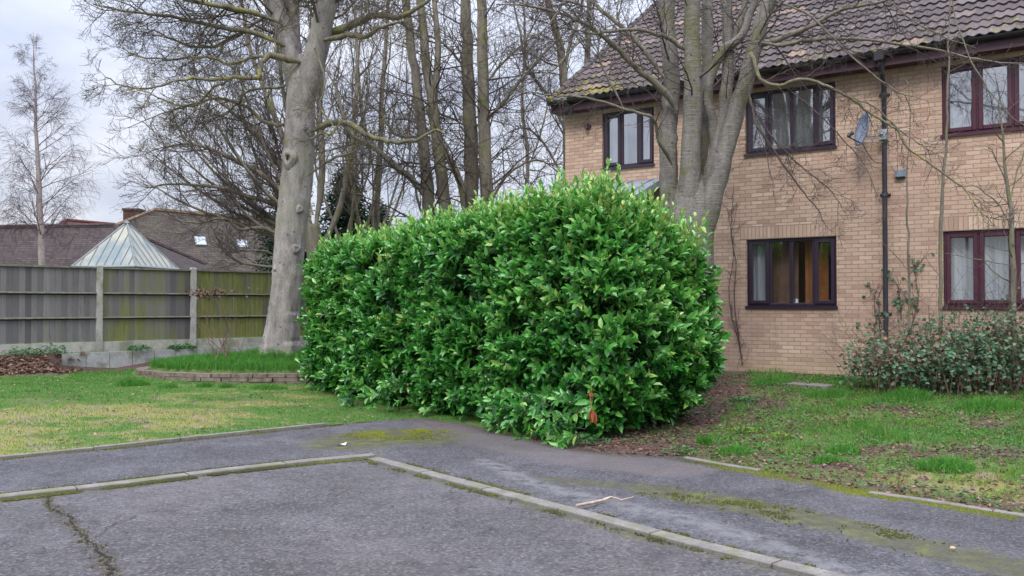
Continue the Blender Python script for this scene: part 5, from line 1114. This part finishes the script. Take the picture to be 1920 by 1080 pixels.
# ---- E: many-stemmed banded-bark tree behind the right end of the hedge
D = 12.8; Es = 'bark_banded'
tE = Tree('bare_tree', (*P(1292, 600, D)[:2], .30), 'many-stemmed tree with banded grey bark in front of the brick house', 'tree', 'bare trees', 61, kids=(7, 7, 6, 4), ang=(25, 68), wob=.16, up=0.0, minr=.0026, maxlev=4)
def te(lst, r, kids=0, length=1.0, dY=0, Y=D, k=16, name='limb', mat=Es, t0=.4, wob=.006, lump=.03, lev=1): tE.limb(name, pxline(lst, Y, dY), [x_ * (.90 if mat == Es else 1) for x_ in r], mat, k, kids, length, t0=t0, wob=wob, lump=lump, lev=lev, sub=5)
te([(1292, 640), (1292, 560), (1292, 470), (1294, 400), (1297, 350), (1300, 305)], [.50, .42, .39, .36, .24, .06], name='trunk', k=32)
te([(1275, 470), (1256, 380), (1253, 300), (1253, 233), (1259, 155), (1253, 78), (1249, 0), (1240, -110)], [.16, .155, .15, .145, .14, .135, .13, .11], 6, 1.3, .4)
te([(1292, 470), (1293, 350), (1298, 233), (1298, 117), (1297, 0), (1300, -120)], [.19, .175, .150, .14, .125, .10], 5, 1.3, 0, Y=D - .12)
te([(1305, 420), (1318, 260), (1326, 150), (1326, 60), (1328, -80)], [.12, .11, .10, .095, .08], 5, 1.2, .5, Y=D + .15)
te([(1315, 440), (1332, 330), (1350, 262), (1362, 175), (1365, 97), (1364, 0), (1362, -110)], [.14, .13, .12, .10, .092, .085, .07], 5, 1.2, .1, Y=D - .05)
te([(1316, 470), (1336, 375), (1362, 272), (1388, 185), (1412, 100), (1428, 40), (1448, -10), (1480, -90)], [.19, .165, .15, .135, .12, .12, .11, .09], 6, 1.3, -.4, Y=D - .1)
te([(1335, 300), (1338, 233), (1326, 180), (1350, 100), (1389, 70), (1412, 10), (1430, -60)], [.09, .085, .075, .07, .065, .06, .05], 5, .9, -.3, Y=D + .05)
te([(1362, 100), (1380, 60), (1395, 20), (1402, -60)], [.07, .06, .05, .04], 4, .9, .2)
te([(1370, 250), (1384, 200), (1396, 150), (1404, 110)], [.05, .055, .05, .05], 0, Y=D - .22)
# branches to the left
bm = 'bark_mid'
te([(1268, 205), (1241, 167), (1194, 128), (1155, 89), (1117, 58), (1078, 36), (1000, 12), (930, 8)], [.062, .055, .045, .038, .032, .026, .018, .008], 24, .85, -.8, k=8, mat=bm, t0=.2)
te([(1248, 148), (1214, 101), (1175, 58), (1128, 19), (1095, -10)], [.05, .042, .036, .03, .02], 12, .8, .5, k=8, mat=bm, t0=.2)
te([(1290, 100), (1265, 78), (1241, 66), (1194, 56), (1150, 58), (1110, 62), (1050, 50)], [.04, .036, .032, .027, .022, .018, .008], 16, .7, -.6, Y=D - .1, k=8, mat=bm, t0=.2)
te([(1262, 312), (1248, 285), (1233, 257), (1224, 222), (1175, 206), (1128, 191), (1078, 181), (1039, 180), (985, 172), (930, 180)], [.032, .03, .026, .024, .021, .018, .015, .012, .008, .004], 22, .6, -1.0, Y=D - .2, k=7, mat=bm, t0=.2)
te([(1170, 205), (1148, 163), (1124, 109), (1121, 66), (1105, 20)], [.018, .016, .013, .010, .006], 10, .5, -.3, Y=D - .9, k=6, mat=bm, t0=.2)
te([(1128, 20), (1075, 5), (1020, -5), (960, -20)], [.02, .016, .012, .006], 14, .8, -.4, Y=D, k=6, mat=bm, t0=.1)
te([(1117, 58), (1075, 90), (1040, 130), (1000, 150), (950, 190)], [.016, .014, .011, .008, .004], 14, .6, -.4, Y=D - .6, k=6, mat=bm, t0=.1)
te([(1078, 38), (1050, 20), (1015, 60), (960, 70)], [.014, .012, .009, .004], 10, .6, -.2, Y=D - .7, k=6, mat=bm, t0=.1)
# branches to the right, kept clear of the wall
te([(1405, 95), (1457, 74), (1516, 51), (1578, 19), (1632, 8), (1700, -10)], [.05, .042, .034, .027, .02, .01], 16, .9, -1.0, Y=D - .3, k=8, mat=bm, t0=.15)
te([(1410, 78), (1470, 84), (1527, 74), (1613, 74), (1698, 84), (1772, 97), (1846, 113), (1920, 120), (1990, 118)], [.03, .027, .024, .021, .018, .015, .012, .010, .006], 28, .55, -1.2, Y=D - .4, k=7, mat=bm, t0=.1)
te([(1408, 95), (1414, 115), (1426, 148), (1461, 160), (1508, 148), (1550, 162), (1593, 183), (1640, 218), (1679, 241), (1702, 276), (1749, 311), (1803, 350), (1827, 377), (1850, 405), (1895, 415)], [.035, .030, .027, .024, .022, .02, .019, .018, .016, .015, .013, .011, .009, .007, .004], 40, .5, -1.3, Y=D - .5, k=7, mat=LB, t0=.05)
te([(1593, 183), (1640, 200), (1671, 229), (1710, 260), (1740, 280), (1772, 299)], [.013, .012, .011, .009, .007, .004], 14, .4, -.3, Y=D - 1.1, k=6, mat=bm, t0=.05)
te([(1400, 165), (1410, 200), (1422, 241), (1465, 303), (1508, 362), (1535, 395), (1548, 425)], [.02, .018, .016, .013, .010, .008, .004], 16, .5, -.5, Y=D - .5, k=6, mat='twig_dark', t0=.1)
te([(1405, 185), (1442, 249), (1480, 290), (1516, 323), (1560, 360), (1590, 410)], [.016, .014, .012, .009, .007, .003], 16, .5, -.7, Y=D - .5, k=6, mat='twig_dark', t0=.1)
te([(1420, 240), (1440, 300), (1452, 370)], [.009, .007, .003], 6, .3, -.2, Y=D - .8, k=5, mat='twig_dark', t0=.2)
te([(1470, 160), (1520, 200), (1580, 260), (1620, 310), (1650, 380)], [.013, .011, .009, .006, .003], 16, .45, -.6, Y=D - .7, k=6, mat='twig_dark', t0=.1)
te([(1450, 0), (1520, 30), (1600, 110), (1680, 170), (1740, 190)], [.02, .018, .014, .010, .004], 14, .5, -.9, Y=D - .5, k=6, mat=bm, t0=.1)
te([(1780, -30), (1800, 60), (1840, 150), (1900, 220), (1950, 250)], [.012, .010, .009, .007, .004], 14, .45, -.2, Y=D - 1.8, k=6, mat=bm, t0=.05)
te([(1640, -30), (1700, 30), (1770, 70), (1830, 90)], [.012, .010, .008, .004], 10, .4, -.2, Y=D - 1.5, k=6, mat=bm, t0=.05)
tE.done('twig_dark')

# ---- birch
D = 28
tF = Tree('birch_tree', (*P(78, 600, D)[:2], .5), 'slender bare birch with pale bark and drooping purple twigs at the far left', 'birch', 'bare trees', 71, kids=(10, 9, 8), ang=(20, 50), wob=.09, ups=(0, .03, -.14, -.24), minr=.0030, maxlev=3)
tl = pxline([(80, 620), (80, 495), (76, 420), (72, 330), (68, 240), (66, 160), (62, 60)], D)
tF.limb('trunk', tl, [.14, .115, .10, .075, .05, .03, .008], 'bark_birch', 12, 0, wob=.012)
p_, r_ = smooth(tl, [.14, .115, .10, .075, .05, .03, .008], 4)
g_ = tF.g; rg = random.Random(9)
for i in range(64):
    t = rg.uniform(.26, .985); f = t * (len(p_) - 1); j = int(f); q_ = p_[j] + (p_[j + 1] - p_[j]) * (f - j); L = 2.0 * (1 - t) ** .55 * rg.uniform(.6, 1.1) + .15; a = rg.uniform(0, 6.283)
    g_.branch(tuple(q_), norm3((math.cos(a), math.sin(a), rg.uniform(.4, 1.2))), L, max(.005, L * .009), 1)
g_.up = -.16
for i in range(170):
    n, lst = rg.choice(list(g_.out.items())); pts, rad = rg.choice(lst); q_ = pts[-1]
    if q_[2] < 7.2: g_.branch(q_, norm3((rg.gauss(0, .4), rg.gauss(0, .4), -.5)), rg.uniform(.4, 1.0), .004, 2)
tF.done('twig_birch')

# ---- saplings in front of the house, climbing stems on its wall
def sapling(label, lst, r, Y, kids, length, seed, name='sapling', mat='bark_mid', tw='twig_olive', cat='sapling', grp='saplings by the brick house', extra=()):
    gz = .32; t = Tree(name, (*P(*lst[0][:2], Y)[:2], gz), label, cat, grp, seed, kids=(4, 3, 3), ang=(35, 70), wob=.14, up=.05, minr=.0022, maxlev=3)
    t.limb('stem', pxline(lst, Y), r, mat, 8, kids, length, t0=.15, wob=.008, lev=1)
    for l2, r2 in extra: t.limb('branch', pxline(l2, Y), r2, mat, 5, 6, length * .5, t0=.2, wob=.008, lev=2)
    t.done(tw)
sapling('tall thin pole-like sapling left of the right-hand windows', [(1762, 680), (1763, 600), (1764, 449), (1768, 350), (1774, 267), (1777, 180), (1779, 112), (1782, 0), (1785, -60)], [.032, .028, .026, .022, .018, .015, .013, .01, .007], 12.2, 10, .5, 81)
sapling('branching sapling in front of the lower right window', [(1903, 700), (1902, 600), (1898, 423), (1890, 345), (1880, 257), (1872, 180)], [.045, .040, .032, .024, .014, .006], 11.8, 18, .75, 83,
        extra=[([(1896, 420), (1870, 380), (1830, 350), (1790, 350)], [.012, .010, .007, .004]), ([(1892, 380), (1915, 300), (1935, 240)], [.014, .011, .006]), ([(1899, 500), (1860, 490), (1800, 480), (1770, 475)], [.010, .008, .006, .003]), ([(1893, 360), (1870, 300), (1850, 270)], [.012, .009, .004])])
sapling('spindly grey sapling between the downpipe and the pole-like sapling', [(1712, 680), (1706, 600), (1704, 480), (1700, 400), (1703, 300), (1706, 200), (1700, 150)], [.020, .018, .016, .014, .010, .007, .004], 12.6, 8, .4, 87,
        extra=[([(1702, 505), (1680, 480), (1655, 455)], [.008, .006, .003])])
def climber(label, lines, seed, leafn=0, cat='climber'):
    u, z = fac(*lines[0][0]); p0 = hp(u, -.02, 0); e = empty('climbing_plant', (p0.x, p0.y, HZ)); tag(e, label, cat, 'climbing plants on the brick wall'); mb = MB(); rs_ = np.random.RandomState(seed); lvb = []
    def add(pp, r0):
        pts = []
        for px, py in pp:
            u, z = fac(px, py); q_ = hp(u, -.018 - rs_.rand() * .015, z) - Vector((p0.x, p0.y, HZ)); pts.append(tuple(q_))
        p, r = smooth(pts, np.linspace(r0, .003, len(pts)), 4, .006, seed); mb.tubes(p, r, 4, cap=False); return p
    for l in lines:
        p = add(l, .009)
        for k in range(len(l) * 3):
            i = rs_.randint(1, len(l)); a = np.array(l[i - 1]); b = np.array(l[i]); s_ = a + (b - a) * rs_.rand(); d_ = rs_.randn(2) * [12, 16] - [0, 8]; p2 = add([tuple(s_), tuple(s_ + d_ * .6 + rs_.randn(2) * 3), tuple(s_ + d_ * 1.4)], .004)
            lvb += [p2[-1], p2[len(p2) // 2]]
    mb.build('stem', M['twig_dark'], e)
    if leafn:
        b = np.array(lvb); b = b[rs_.randint(0, len(b), leafn)] + rs_.randn(leafn, 3) * .03; n = len(b); m2 = MB(); nr = np.tile(np.array([-HN[0], -HN[1], .2]), (n, 1)) + rs_.randn(n, 3) * .3; d = np.stack([rs_.randn(n), rs_.randn(n) * .2, rs_.randn(n) - .3], -1); leaves(m2, b, d, nr, rs_.uniform(.04, .075, n), rs_.uniform(.035, .06, n), rs_.uniform(0, .6, n)); m2.build('foliage', M['bramble_leaf'], e)
climber('bare brown climbing stems on the wall just right of the laurel', [[(1392, 685), (1386, 640), (1372, 590), (1368, 540), (1376, 480), (1372, 430), (1365, 390)], [(1388, 660), (1378, 560), (1382, 500), (1372, 440), (1375, 380), (1378, 350)]], 5)
climber('sparse stems with a few leaves climbing beside the downpipe foot', [[(1642, 690), (1640, 640), (1642, 600), (1640, 560), (1650, 530)], [(1652, 640), (1648, 560), (1668, 520)]], 6, 40)
climber('leafy stem climbing the wall right of the downpipe', [[(1700, 640), (1712, 600), (1722, 560), (1718, 520), (1716, 490)], [(1690, 600), (1685, 540), (1680, 530)]], 7, 70)

# ---- leafless pinkish shrub in the bed
D = 16.6; tS = Tree('bare_shrub', (*P(412, 668, D)[:2], .42), 'leafless pink-brown shrub with dead flower heads in the raised bed', 'shrub', None, 91, kids=(3, 3, 2), ang=(20, 50), wob=.12, up=.12, minr=.003, maxlev=2)
rg = random.Random(4)
for (x1, y1, x2, y2) in ((385, 560, 395, 548), (372, 590, 378, 552), (400, 590, 388, 560), (432, 600, 405, 560), (445, 600, 440, 590), (380, 610, 372, 580), (415, 600, 412, 550), (425, 625, 432, 585), (395, 620, 385, 590), (450, 640, 470, 600)):
    b = 412 + rg.uniform(-12, 18); tS.limb('stem', pxline([(b, 672), ((b + x1) / 2, 640 + rg.uniform(-8, 8)), (x1, y1 + 15), (x2, y2)], D + rg.uniform(-.3, .3)), [.008, .007, .005, .003], 'twig_red', 5, 5, .22, t0=.3, lev=1)
tS.done('twig_red')
mb = MB(); n = 170; cen = np.array(P(392, 549, D)); b = cen + np.random.RandomState(2).randn(n, 3) * [.22, .15, .045] - tS.off; rsx = np.random.RandomState(3); leaves(mb, b, rsx.randn(n, 3), rsx.randn(n, 3), .05, .035, rsx.rand(n) * .7); mb.build('dead_flowers', M['dry_leaf'], tS.e)

# ---- conifers behind
def conifer(label, px, Y, top, rad, seed, z0=.5, nlay=22, den=42):
    b = (*P(px, 500, Y)[:2], z0); e = empty('conifer', b); tag(e, label, 'conifer', 'dark conifers behind the bare trees'); H = P(px, top, Y)[2] - z0; rg = np.random.RandomState(seed)
    mb = MB(); mb.tubes(np.array([[0, 0, 0], [0, 0, H * .5], [.05, 0, H * .97]]), np.array([.16, .09, .015]), 8); mb.build('trunk', M['bark_mid'], e)
    m2 = MB(); n = nlay * den; t = rg.rand(n) ** .8; a = rg.rand(n) * 6.283; lo_ = .75 + .4 * np.sin(a * 3 + t * 9 + seed); r = rad * (1 - t) ** .75 * lo_ * np.sqrt(rg.rand(n)) + .05
    m = 16; bx = np.repeat(np.stack([r * np.cos(a), r * np.sin(a), t * H * .97 + .1 - r * .25], -1), m, 0) + rg.randn(n * m, 3) * .13
    aa = np.repeat(a, m); d = np.stack([np.cos(aa), np.sin(aa), np.full(n * m, -.1)], -1) + rg.randn(n * m, 3) * .55; leaves(m2, bx, d, rg.randn(n * m, 3) + [0, 0, 1], rg.uniform(.08, .2, n * m), .045, rg.rand(n * m)); m2.build('crown', M['conifer_leaf'], e)
conifer('dark conifer behind the left end of the laurel', 650, 29, 320, 1.9, 3)
conifer('dark conifer partly hidden behind the grey trunk', 545, 29, 320, 1.5, 5)
conifer('lower dark conifer at the left edge of the twin-stemmed tree', 708, 31, 385, 1.3, 9, den=26)

# ================================================================ THE LAUREL HEDGE
ha = np.array([1.02, 9.55]); hb = np.array([-3.52, 14.85]); hu_ = hb - ha; HLN = np.hypot(*hu_); hu_ = hu_ / HLN; hv_ = np.array([hu_[1], -hu_[0]]); hv_ = hv_ if hv_[0] > 0 else -hv_; HWD = 1.85
hedge = empty('laurel_hedge', (ha[0] + hu_[0] * HLN / 2 + hv_[0] * HWD / 2, ha[1] + hu_[1] * HLN / 2 + hv_[1] * HWD / 2, 0.1)); tag(hedge, 'big glossy green laurel hedge, taller and shaggier at its right end', 'hedge')
hoff = np.array(hedge.location); rs = np.random.RandomState(77)
def hheight(s): return np.interp(s, [0, .35, .9, 1.6, 3.2, 4.6, 6.2, HLN], [2.52, 2.66, 2.74, 2.66, 2.62, 2.54, 2.45, 2.38])
def hsurf(n, depth=0.0, shrink=0.0):
    # faces: front (w=0), right end (s=0), top, back (w=W), left end
    H = 2.6; ar = np.array([HLN * H * 1.25, HWD * H * 1.5, HLN * HWD * 1.25, HLN * H * .25, HWD * H * .8]); f = rs.choice(5, n, p=ar / ar.sum()); a, b = rs.rand(n), rs.rand(n)
    s = np.select([f == 0, f == 1, f == 2, f == 3, f == 4], [a * HLN, 0 * a, a * HLN, a * HLN, 0 * a + HLN]); w = np.select([f == 0, f == 1, f == 2, f == 3, f == 4], [0 * a, a * HWD, b * HWD, 0 * a + HWD, a * HWD])
    z = np.where(f == 2, 1.0, b)
    Hs = hheight(s) - .30 * (w / HWD) ** 1.5 * sstep(3, .5, s); z = z * Hs; r = .42
    cs_, cw, cz = np.clip(s, r, HLN - r), np.clip(w, r, HWD - r), np.clip(z, .05, Hs - r)
    nn = np.stack([s - cs_, w - cw, z - cz], -1); nn /= np.linalg.norm(nn, axis=1, keepdims=True) + 1e-9
    lump = .28 * (fbm(s * 1.1 + w * 1.3, z * 1.2 + w, 5, 3) - .5) + .20 * (fbm(s * 2.9 + w * 2.3, z * 2.8, 15, 2) - .5)
    under = -np.where(f == 0, .08, .26) * sstep(.55, .05, z) * (nn[:, 2] < .5) + .14 * np.exp(-((z - 1.1) / .7) ** 2) * (s < .1)
    rr = r + lump + under - depth
    p = np.stack([cs_, cw, cz], -1) + nn * rr[:, None]
    P3 = np.stack([ha[0] + hu_[0] * p[:, 0] + hv_[0] * p[:, 1], ha[1] + hu_[1] * p[:, 0] + hv_[1] * p[:, 1], p[:, 2]], -1)
    N3 = np.stack([hu_[0] * nn[:, 0] + hv_[0] * nn[:, 1], hu_[1] * nn[:, 0] + hv_[1] * nn[:, 1], nn[:, 2]], -1)
    return P3, N3, f, p
def sprigs(mb, st, P3, D3, L, nl, ll, var0, tipv=.25, droop=0.0):
    """shoots with leaves set spirally, bases P3, directions D3"""
    n = len(P3); D3 = D3 / np.linalg.norm(D3, axis=1, keepdims=True); ref = np.where(np.abs(D3[:, 2:]) > .85, np.array([1., 0, 0]), np.array([0, 0, 1.])); A = np.cross(D3, ref); A /= np.linalg.norm(A, axis=1, keepdims=True); B = np.cross(D3, A); ph = rs.rand(n) * 6.283
    for k in range(nl):
        t = (k + .6 + .3 * rs.rand(n)) / nl; th = ph + k * 2.4 + rs.randn(n) * .25; rad = A * np.cos(th)[:, None] + B * np.sin(th)[:, None]
        base = P3 + D3 * (L * t)[:, None] + np.array([0, 0, -.02]) * t[:, None]; op = (1.15 - .75 * t + rs.randn(n) * .15)[:, None]
        d = D3 * (1 - .35 * op) + rad * op * .8 + np.array([0, 0, .12 - droop]); d += rs.randn(n, 3) * .16
        nrm = D3 * .8 - rad * .5 + np.array([0, 0, .55]) + rs.randn(n, 3) * .22
        sz = (1.05 - .38 * t) * rs.uniform(.75, 1.18, n)
        leaves(mb, base, d, nrm, ll * sz, ll * sz * rs.uniform(.38, .46, n), np.clip(var0 + tipv * (t - .45) + rs.randn(n) * .16, 0, .92) + np.where(rs.rand(n) < .012, .2, 0), 1.5)
    q_ = np.stack([P3 - D3 * .12, P3 + D3 * (L * .5)[:, None], P3 + D3 * L[:, None]], 1); st.tubes(q_, np.tile([.0035, .003, .002], (n, 1)), 3, var=.8)
lm, sm_ = MB(), MB()
def clean(P3, *rest):
    gz = zg(P3[:, 0], P3[:, 1]); ok = P3[:, 2] > gz + .04; return ok
n = 8200; P3, N3, f, pl_ = hsurf(n, 0.0); P3 = P3 - N3 * (rs.rand(n) ** 1.2 * .30)[:, None]; D3 = N3 * .75 + np.array([0, 0, .55]) + rs.randn(n, 3) * .33; ok = clean(P3)
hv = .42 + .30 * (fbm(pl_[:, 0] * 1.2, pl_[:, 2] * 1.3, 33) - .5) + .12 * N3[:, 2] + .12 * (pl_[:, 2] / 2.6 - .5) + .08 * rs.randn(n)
ok = ok & (fbm(pl_[:, 0] * 3.4 + pl_[:, 1] * 3, pl_[:, 2] * 3.4, 37, 2) > .34)
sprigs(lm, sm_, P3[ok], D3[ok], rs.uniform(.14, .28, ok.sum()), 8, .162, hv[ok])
# older, darker leaves inside
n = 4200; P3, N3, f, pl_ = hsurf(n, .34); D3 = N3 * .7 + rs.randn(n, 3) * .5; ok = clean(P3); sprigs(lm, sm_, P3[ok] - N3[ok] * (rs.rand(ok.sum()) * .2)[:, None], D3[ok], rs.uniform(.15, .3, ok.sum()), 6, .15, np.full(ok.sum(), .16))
# long new shoots standing out of the top
n = 1500; P3, N3, f, pl_ = hsurf(n * 6, .05); sel = np.where((N3[:, 2] > .55))[0][:n]; keep = rs.rand(len(sel)) < (.35 + .65 * (pl_[sel, 0] < 2.5)); sel = sel[keep]
sprigs(lm, sm_, P3[sel], N3[sel] * .25 + np.array([0, 0, 1.0]) + rs.randn(len(sel), 3) * .22, rs.uniform(.20, .50, len(sel)), 9, .125, rs.uniform(.55, .9, len(sel)), .3)
# the tallest tuft, in front of the wall corner, and a few strays
for (px, top, Y, m_) in ((1140, 300, 10.0, 12), (1090, 335, 10.1, 9), (1165, 335, 9.9, 8), (1040, 350, 10.4, 6), (960, 362, 10.9, 4), (1310, 372, 10.2, 5), (1225, 360, 10.2, 6), (870, 385, 11.8, 4), (735, 420, 12.8, 4), (1010, 352, 10.6, 3)):
    tp = np.array(P(px, top, Y)); b = tp + rs.randn(m_, 3) * [.09, .09, .05] - [0, 0, .55]; b[:, 2] -= np.abs(rs.randn(m_)) * .12
    sprigs(lm, sm_, b, np.array([0, 0, 1.0]) + rs.randn(m_, 3) * .12, rs.uniform(.40, .52, m_), 11, .13, np.full(m_, .72), .3)
# skirts trailing over the path
sk = np.array([G(x, y) for x, y in [(800, 788), (870, 800), (925, 820), (965, 828), (1000, 836), (1045, 848), (1080, 842), (650, 775), (720, 785), (1190, 812), (1220, 800), (1150, 820)]]); n = 190; i = rs.randint(0, len(sk), n)
b = np.concatenate([sk[i] + hv_ * .22 + np.array([-.05, .18]) + rs.randn(n, 2) * .12, rs.uniform(.08, .6, (n, 1)) ** 1.2], 1); D_ = np.tile(np.array([-hv_[0] * .8, -hv_[1] * .8, .05]), (n, 1)) + rs.randn(n, 3) * .3
sprigs(lm, sm_, b, D_, rs.uniform(.1, .2, n), 7, .15, rs.uniform(.25, .6, n), droop=.15)
for mb_, nm, mt in ((lm, 'foliage', 'laurel_leaf'), (sm_, 'shoots', 'twig_olive')):
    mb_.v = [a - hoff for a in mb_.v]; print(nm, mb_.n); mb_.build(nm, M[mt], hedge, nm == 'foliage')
# woody framework inside
g2 = Grower(5, ratio=.4, kids=(7, 6, 4), ang=(25, 60), wob=.15, up=.12, minr=.005, maxlev=2); mb = MB()
for k in range(16):
    s_ = .4 + k * (HLN - .8) / 15; w_ = rs.uniform(.85, 1.2); x_, y_ = ha + hu_ * s_ + hv_ * w_
    for j in range(5):
        a = rs.rand() * 6.28; g2.branch((x_ + .08 * math.cos(a), y_ + .08 * math.sin(a), .05), norm3((math.cos(a) * .22, math.sin(a) * .22, 1)), rs.uniform(1.3, 1.7), .028, 0)
g2.flush('branches', M['bark_mid'], hedge)
# two hanging dead leaves
mb = MB(); c_ = np.array(P(1110, 778, 9.12)); b = np.array([c_ + [0, 0, .07], c_ + [.01, -.005, .06], c_ + [-.015, .01, .24]]); leaves(mb, b - hoff, np.array([[-.12, -.15, -1], [.16, -.1, -1], [.2, -.2, -.6]]), np.array([[.1, -1, .1], [-.2, -1, .1], [0, -1, .3]]), np.array([.16, .17, .07]), np.array([.06, .062, .035]), np.array([.4, .9, .3]), 3.0)
mb.tubes(np.array([c_ + [0, 0, .06], c_ + [-.01, .03, .14], c_ + [-.02, .08, .22]]) - hoff, np.array([.003, .003, .003]), 3); tag(mb.build('dead_leaf', M['dead_orange_leaf'], hedge, False), 'orange-brown dead laurel leaves hanging low at the front')

# ================================================================ THE BRAMBLE
bc = np.array(P(1800, 700, 12.0)); bz_ = .30; br = empty('bramble', (bc[0], bc[1], bz_)); tag(br, 'sprawling grey-green bramble thicket with reddish leaves against the brick wall', 'bramble')
rs = np.random.RandomState(21); boff = np.array(br.location); mb = MB(); tips = []
def bprof(dx): return np.interp(dx, [-1.55, -1.3, -1.0, -.6, 0, .8, 2.0], [.25, .62, .95, 1.2, 1.25, 1.35, 1.35])
for k in range(330):
    dx = rs.uniform(-1.15, 2.0); y0 = rs.uniform(-.45, .5); p0 = np.array([dx, y0 + -.15 * dx * 1.0, 0]); a = rs.rand() * 6.283; L = rs.uniform(.4, 1.0); hh = bprof(dx) * rs.uniform(.5, 1.15)
    e_ = p0 + [L * .55 * math.cos(a), L * .4 * math.sin(a), 0]; mid = (p0 + e_) / 2 + [0, 0, hh]; e_ = e_ + [0, 0, hh * rs.uniform(.1, .8)]
    t = np.linspace(0, 1, 9)[:, None]; cv = p0 * (1 - t) ** 2 + mid * 1.0 * 2 * t * (1 - t) + e_ * t ** 2; cv = cv + rs.randn(9, 3) * .012; mb.tubes(cv, np.linspace(.006, .002, 9), 4, var=rs.rand(), cap=False); tips.append(cv)
for (x0, y0, x1, y1) in ((1800, 680, 1850, 570), (1850, 690, 1905, 545), (1870, 660, 1915, 500), (1740, 650, 1790, 600), (1900, 690, 1845, 590), (1760, 700, 1700, 610), (1835, 650, 1800, 560)):
    cv = np.array([P(x0 + (x1 - x0) * t + 6 * math.sin(3 * t), y0 + (y1 - y0) * t, 11.8) for t in np.linspace(0, 1, 7)]) - boff; mb.tubes(cv, np.linspace(.006, .003, 7), 4, cap=False); tips.append(cv)
g3 = Grower(17, kids=(5, 4), ang=(25, 70), wob=.2, up=.03, minr=.0022, maxlev=2)
for k in range(130):
    dx = rs.uniform(-1.5, 1.9); g3.branch((bc[0] + dx, bc[1] - .15 * dx + rs.uniform(-.4, .3), bz_ + bprof(dx) * rs.uniform(.1, .7)), norm3((rs.randn() * .7, rs.randn() * .3, 1)), rs.uniform(.5, 1.1), .005, 1)
g3.flush('twigs', M['twig_olive'], br); mb.build('canes', M['twig_red'], br)
tips_ = np.concatenate([c_[2:] for c_ in tips] + [c_[:3] + [0, -.08, .08] for c_ in tips[:200]]); n = 10000; b = tips_[rs.randint(0, len(tips_), n)] + rs.randn(n, 3) * [.09, .09, .07]; b = b[b[:, 2] > 0.02]; n = len(b)
d = rs.randn(n, 3); d[:, 2] = d[:, 2] * .4 - .1; nr = rs.randn(n, 3) * .5 + [0, -.5, .8]; ptch = fbm(b[:, 0] * 2.2 + 5, b[:, 2] * 2.5 + b[:, 1], 8); v_ = np.clip(rs.beta(2, 2.6, n) * .72 + .5 * sstep(.54, .68, ptch) * (rs.rand(n) < .7), 0, 1)
mb = MB(); leaves(mb, b, d, nr, rs.uniform(.036, .078, n), rs.uniform(.03, .058, n), v_, 1.5); mb.build('foliage', M['bramble_leaf'], br)
for (x, y, v_) in [(1745, 600, .1), (1722, 665, .2), (1798, 668, .97), (1826, 662, .9), (1905, 640, .95), (1650, 655, .9), (1700, 690, .2), (1860, 690, .3), (1690, 650, .1)]:
    mb = MB(); leaves(mb, (np.array(P(x, y, 11.55)) - boff)[None], rs.randn(1, 3), np.array([[0, -1., .3]]), .085, .075, np.array([v_])); mb.build('leaf', M['bramble_leaf'], br)
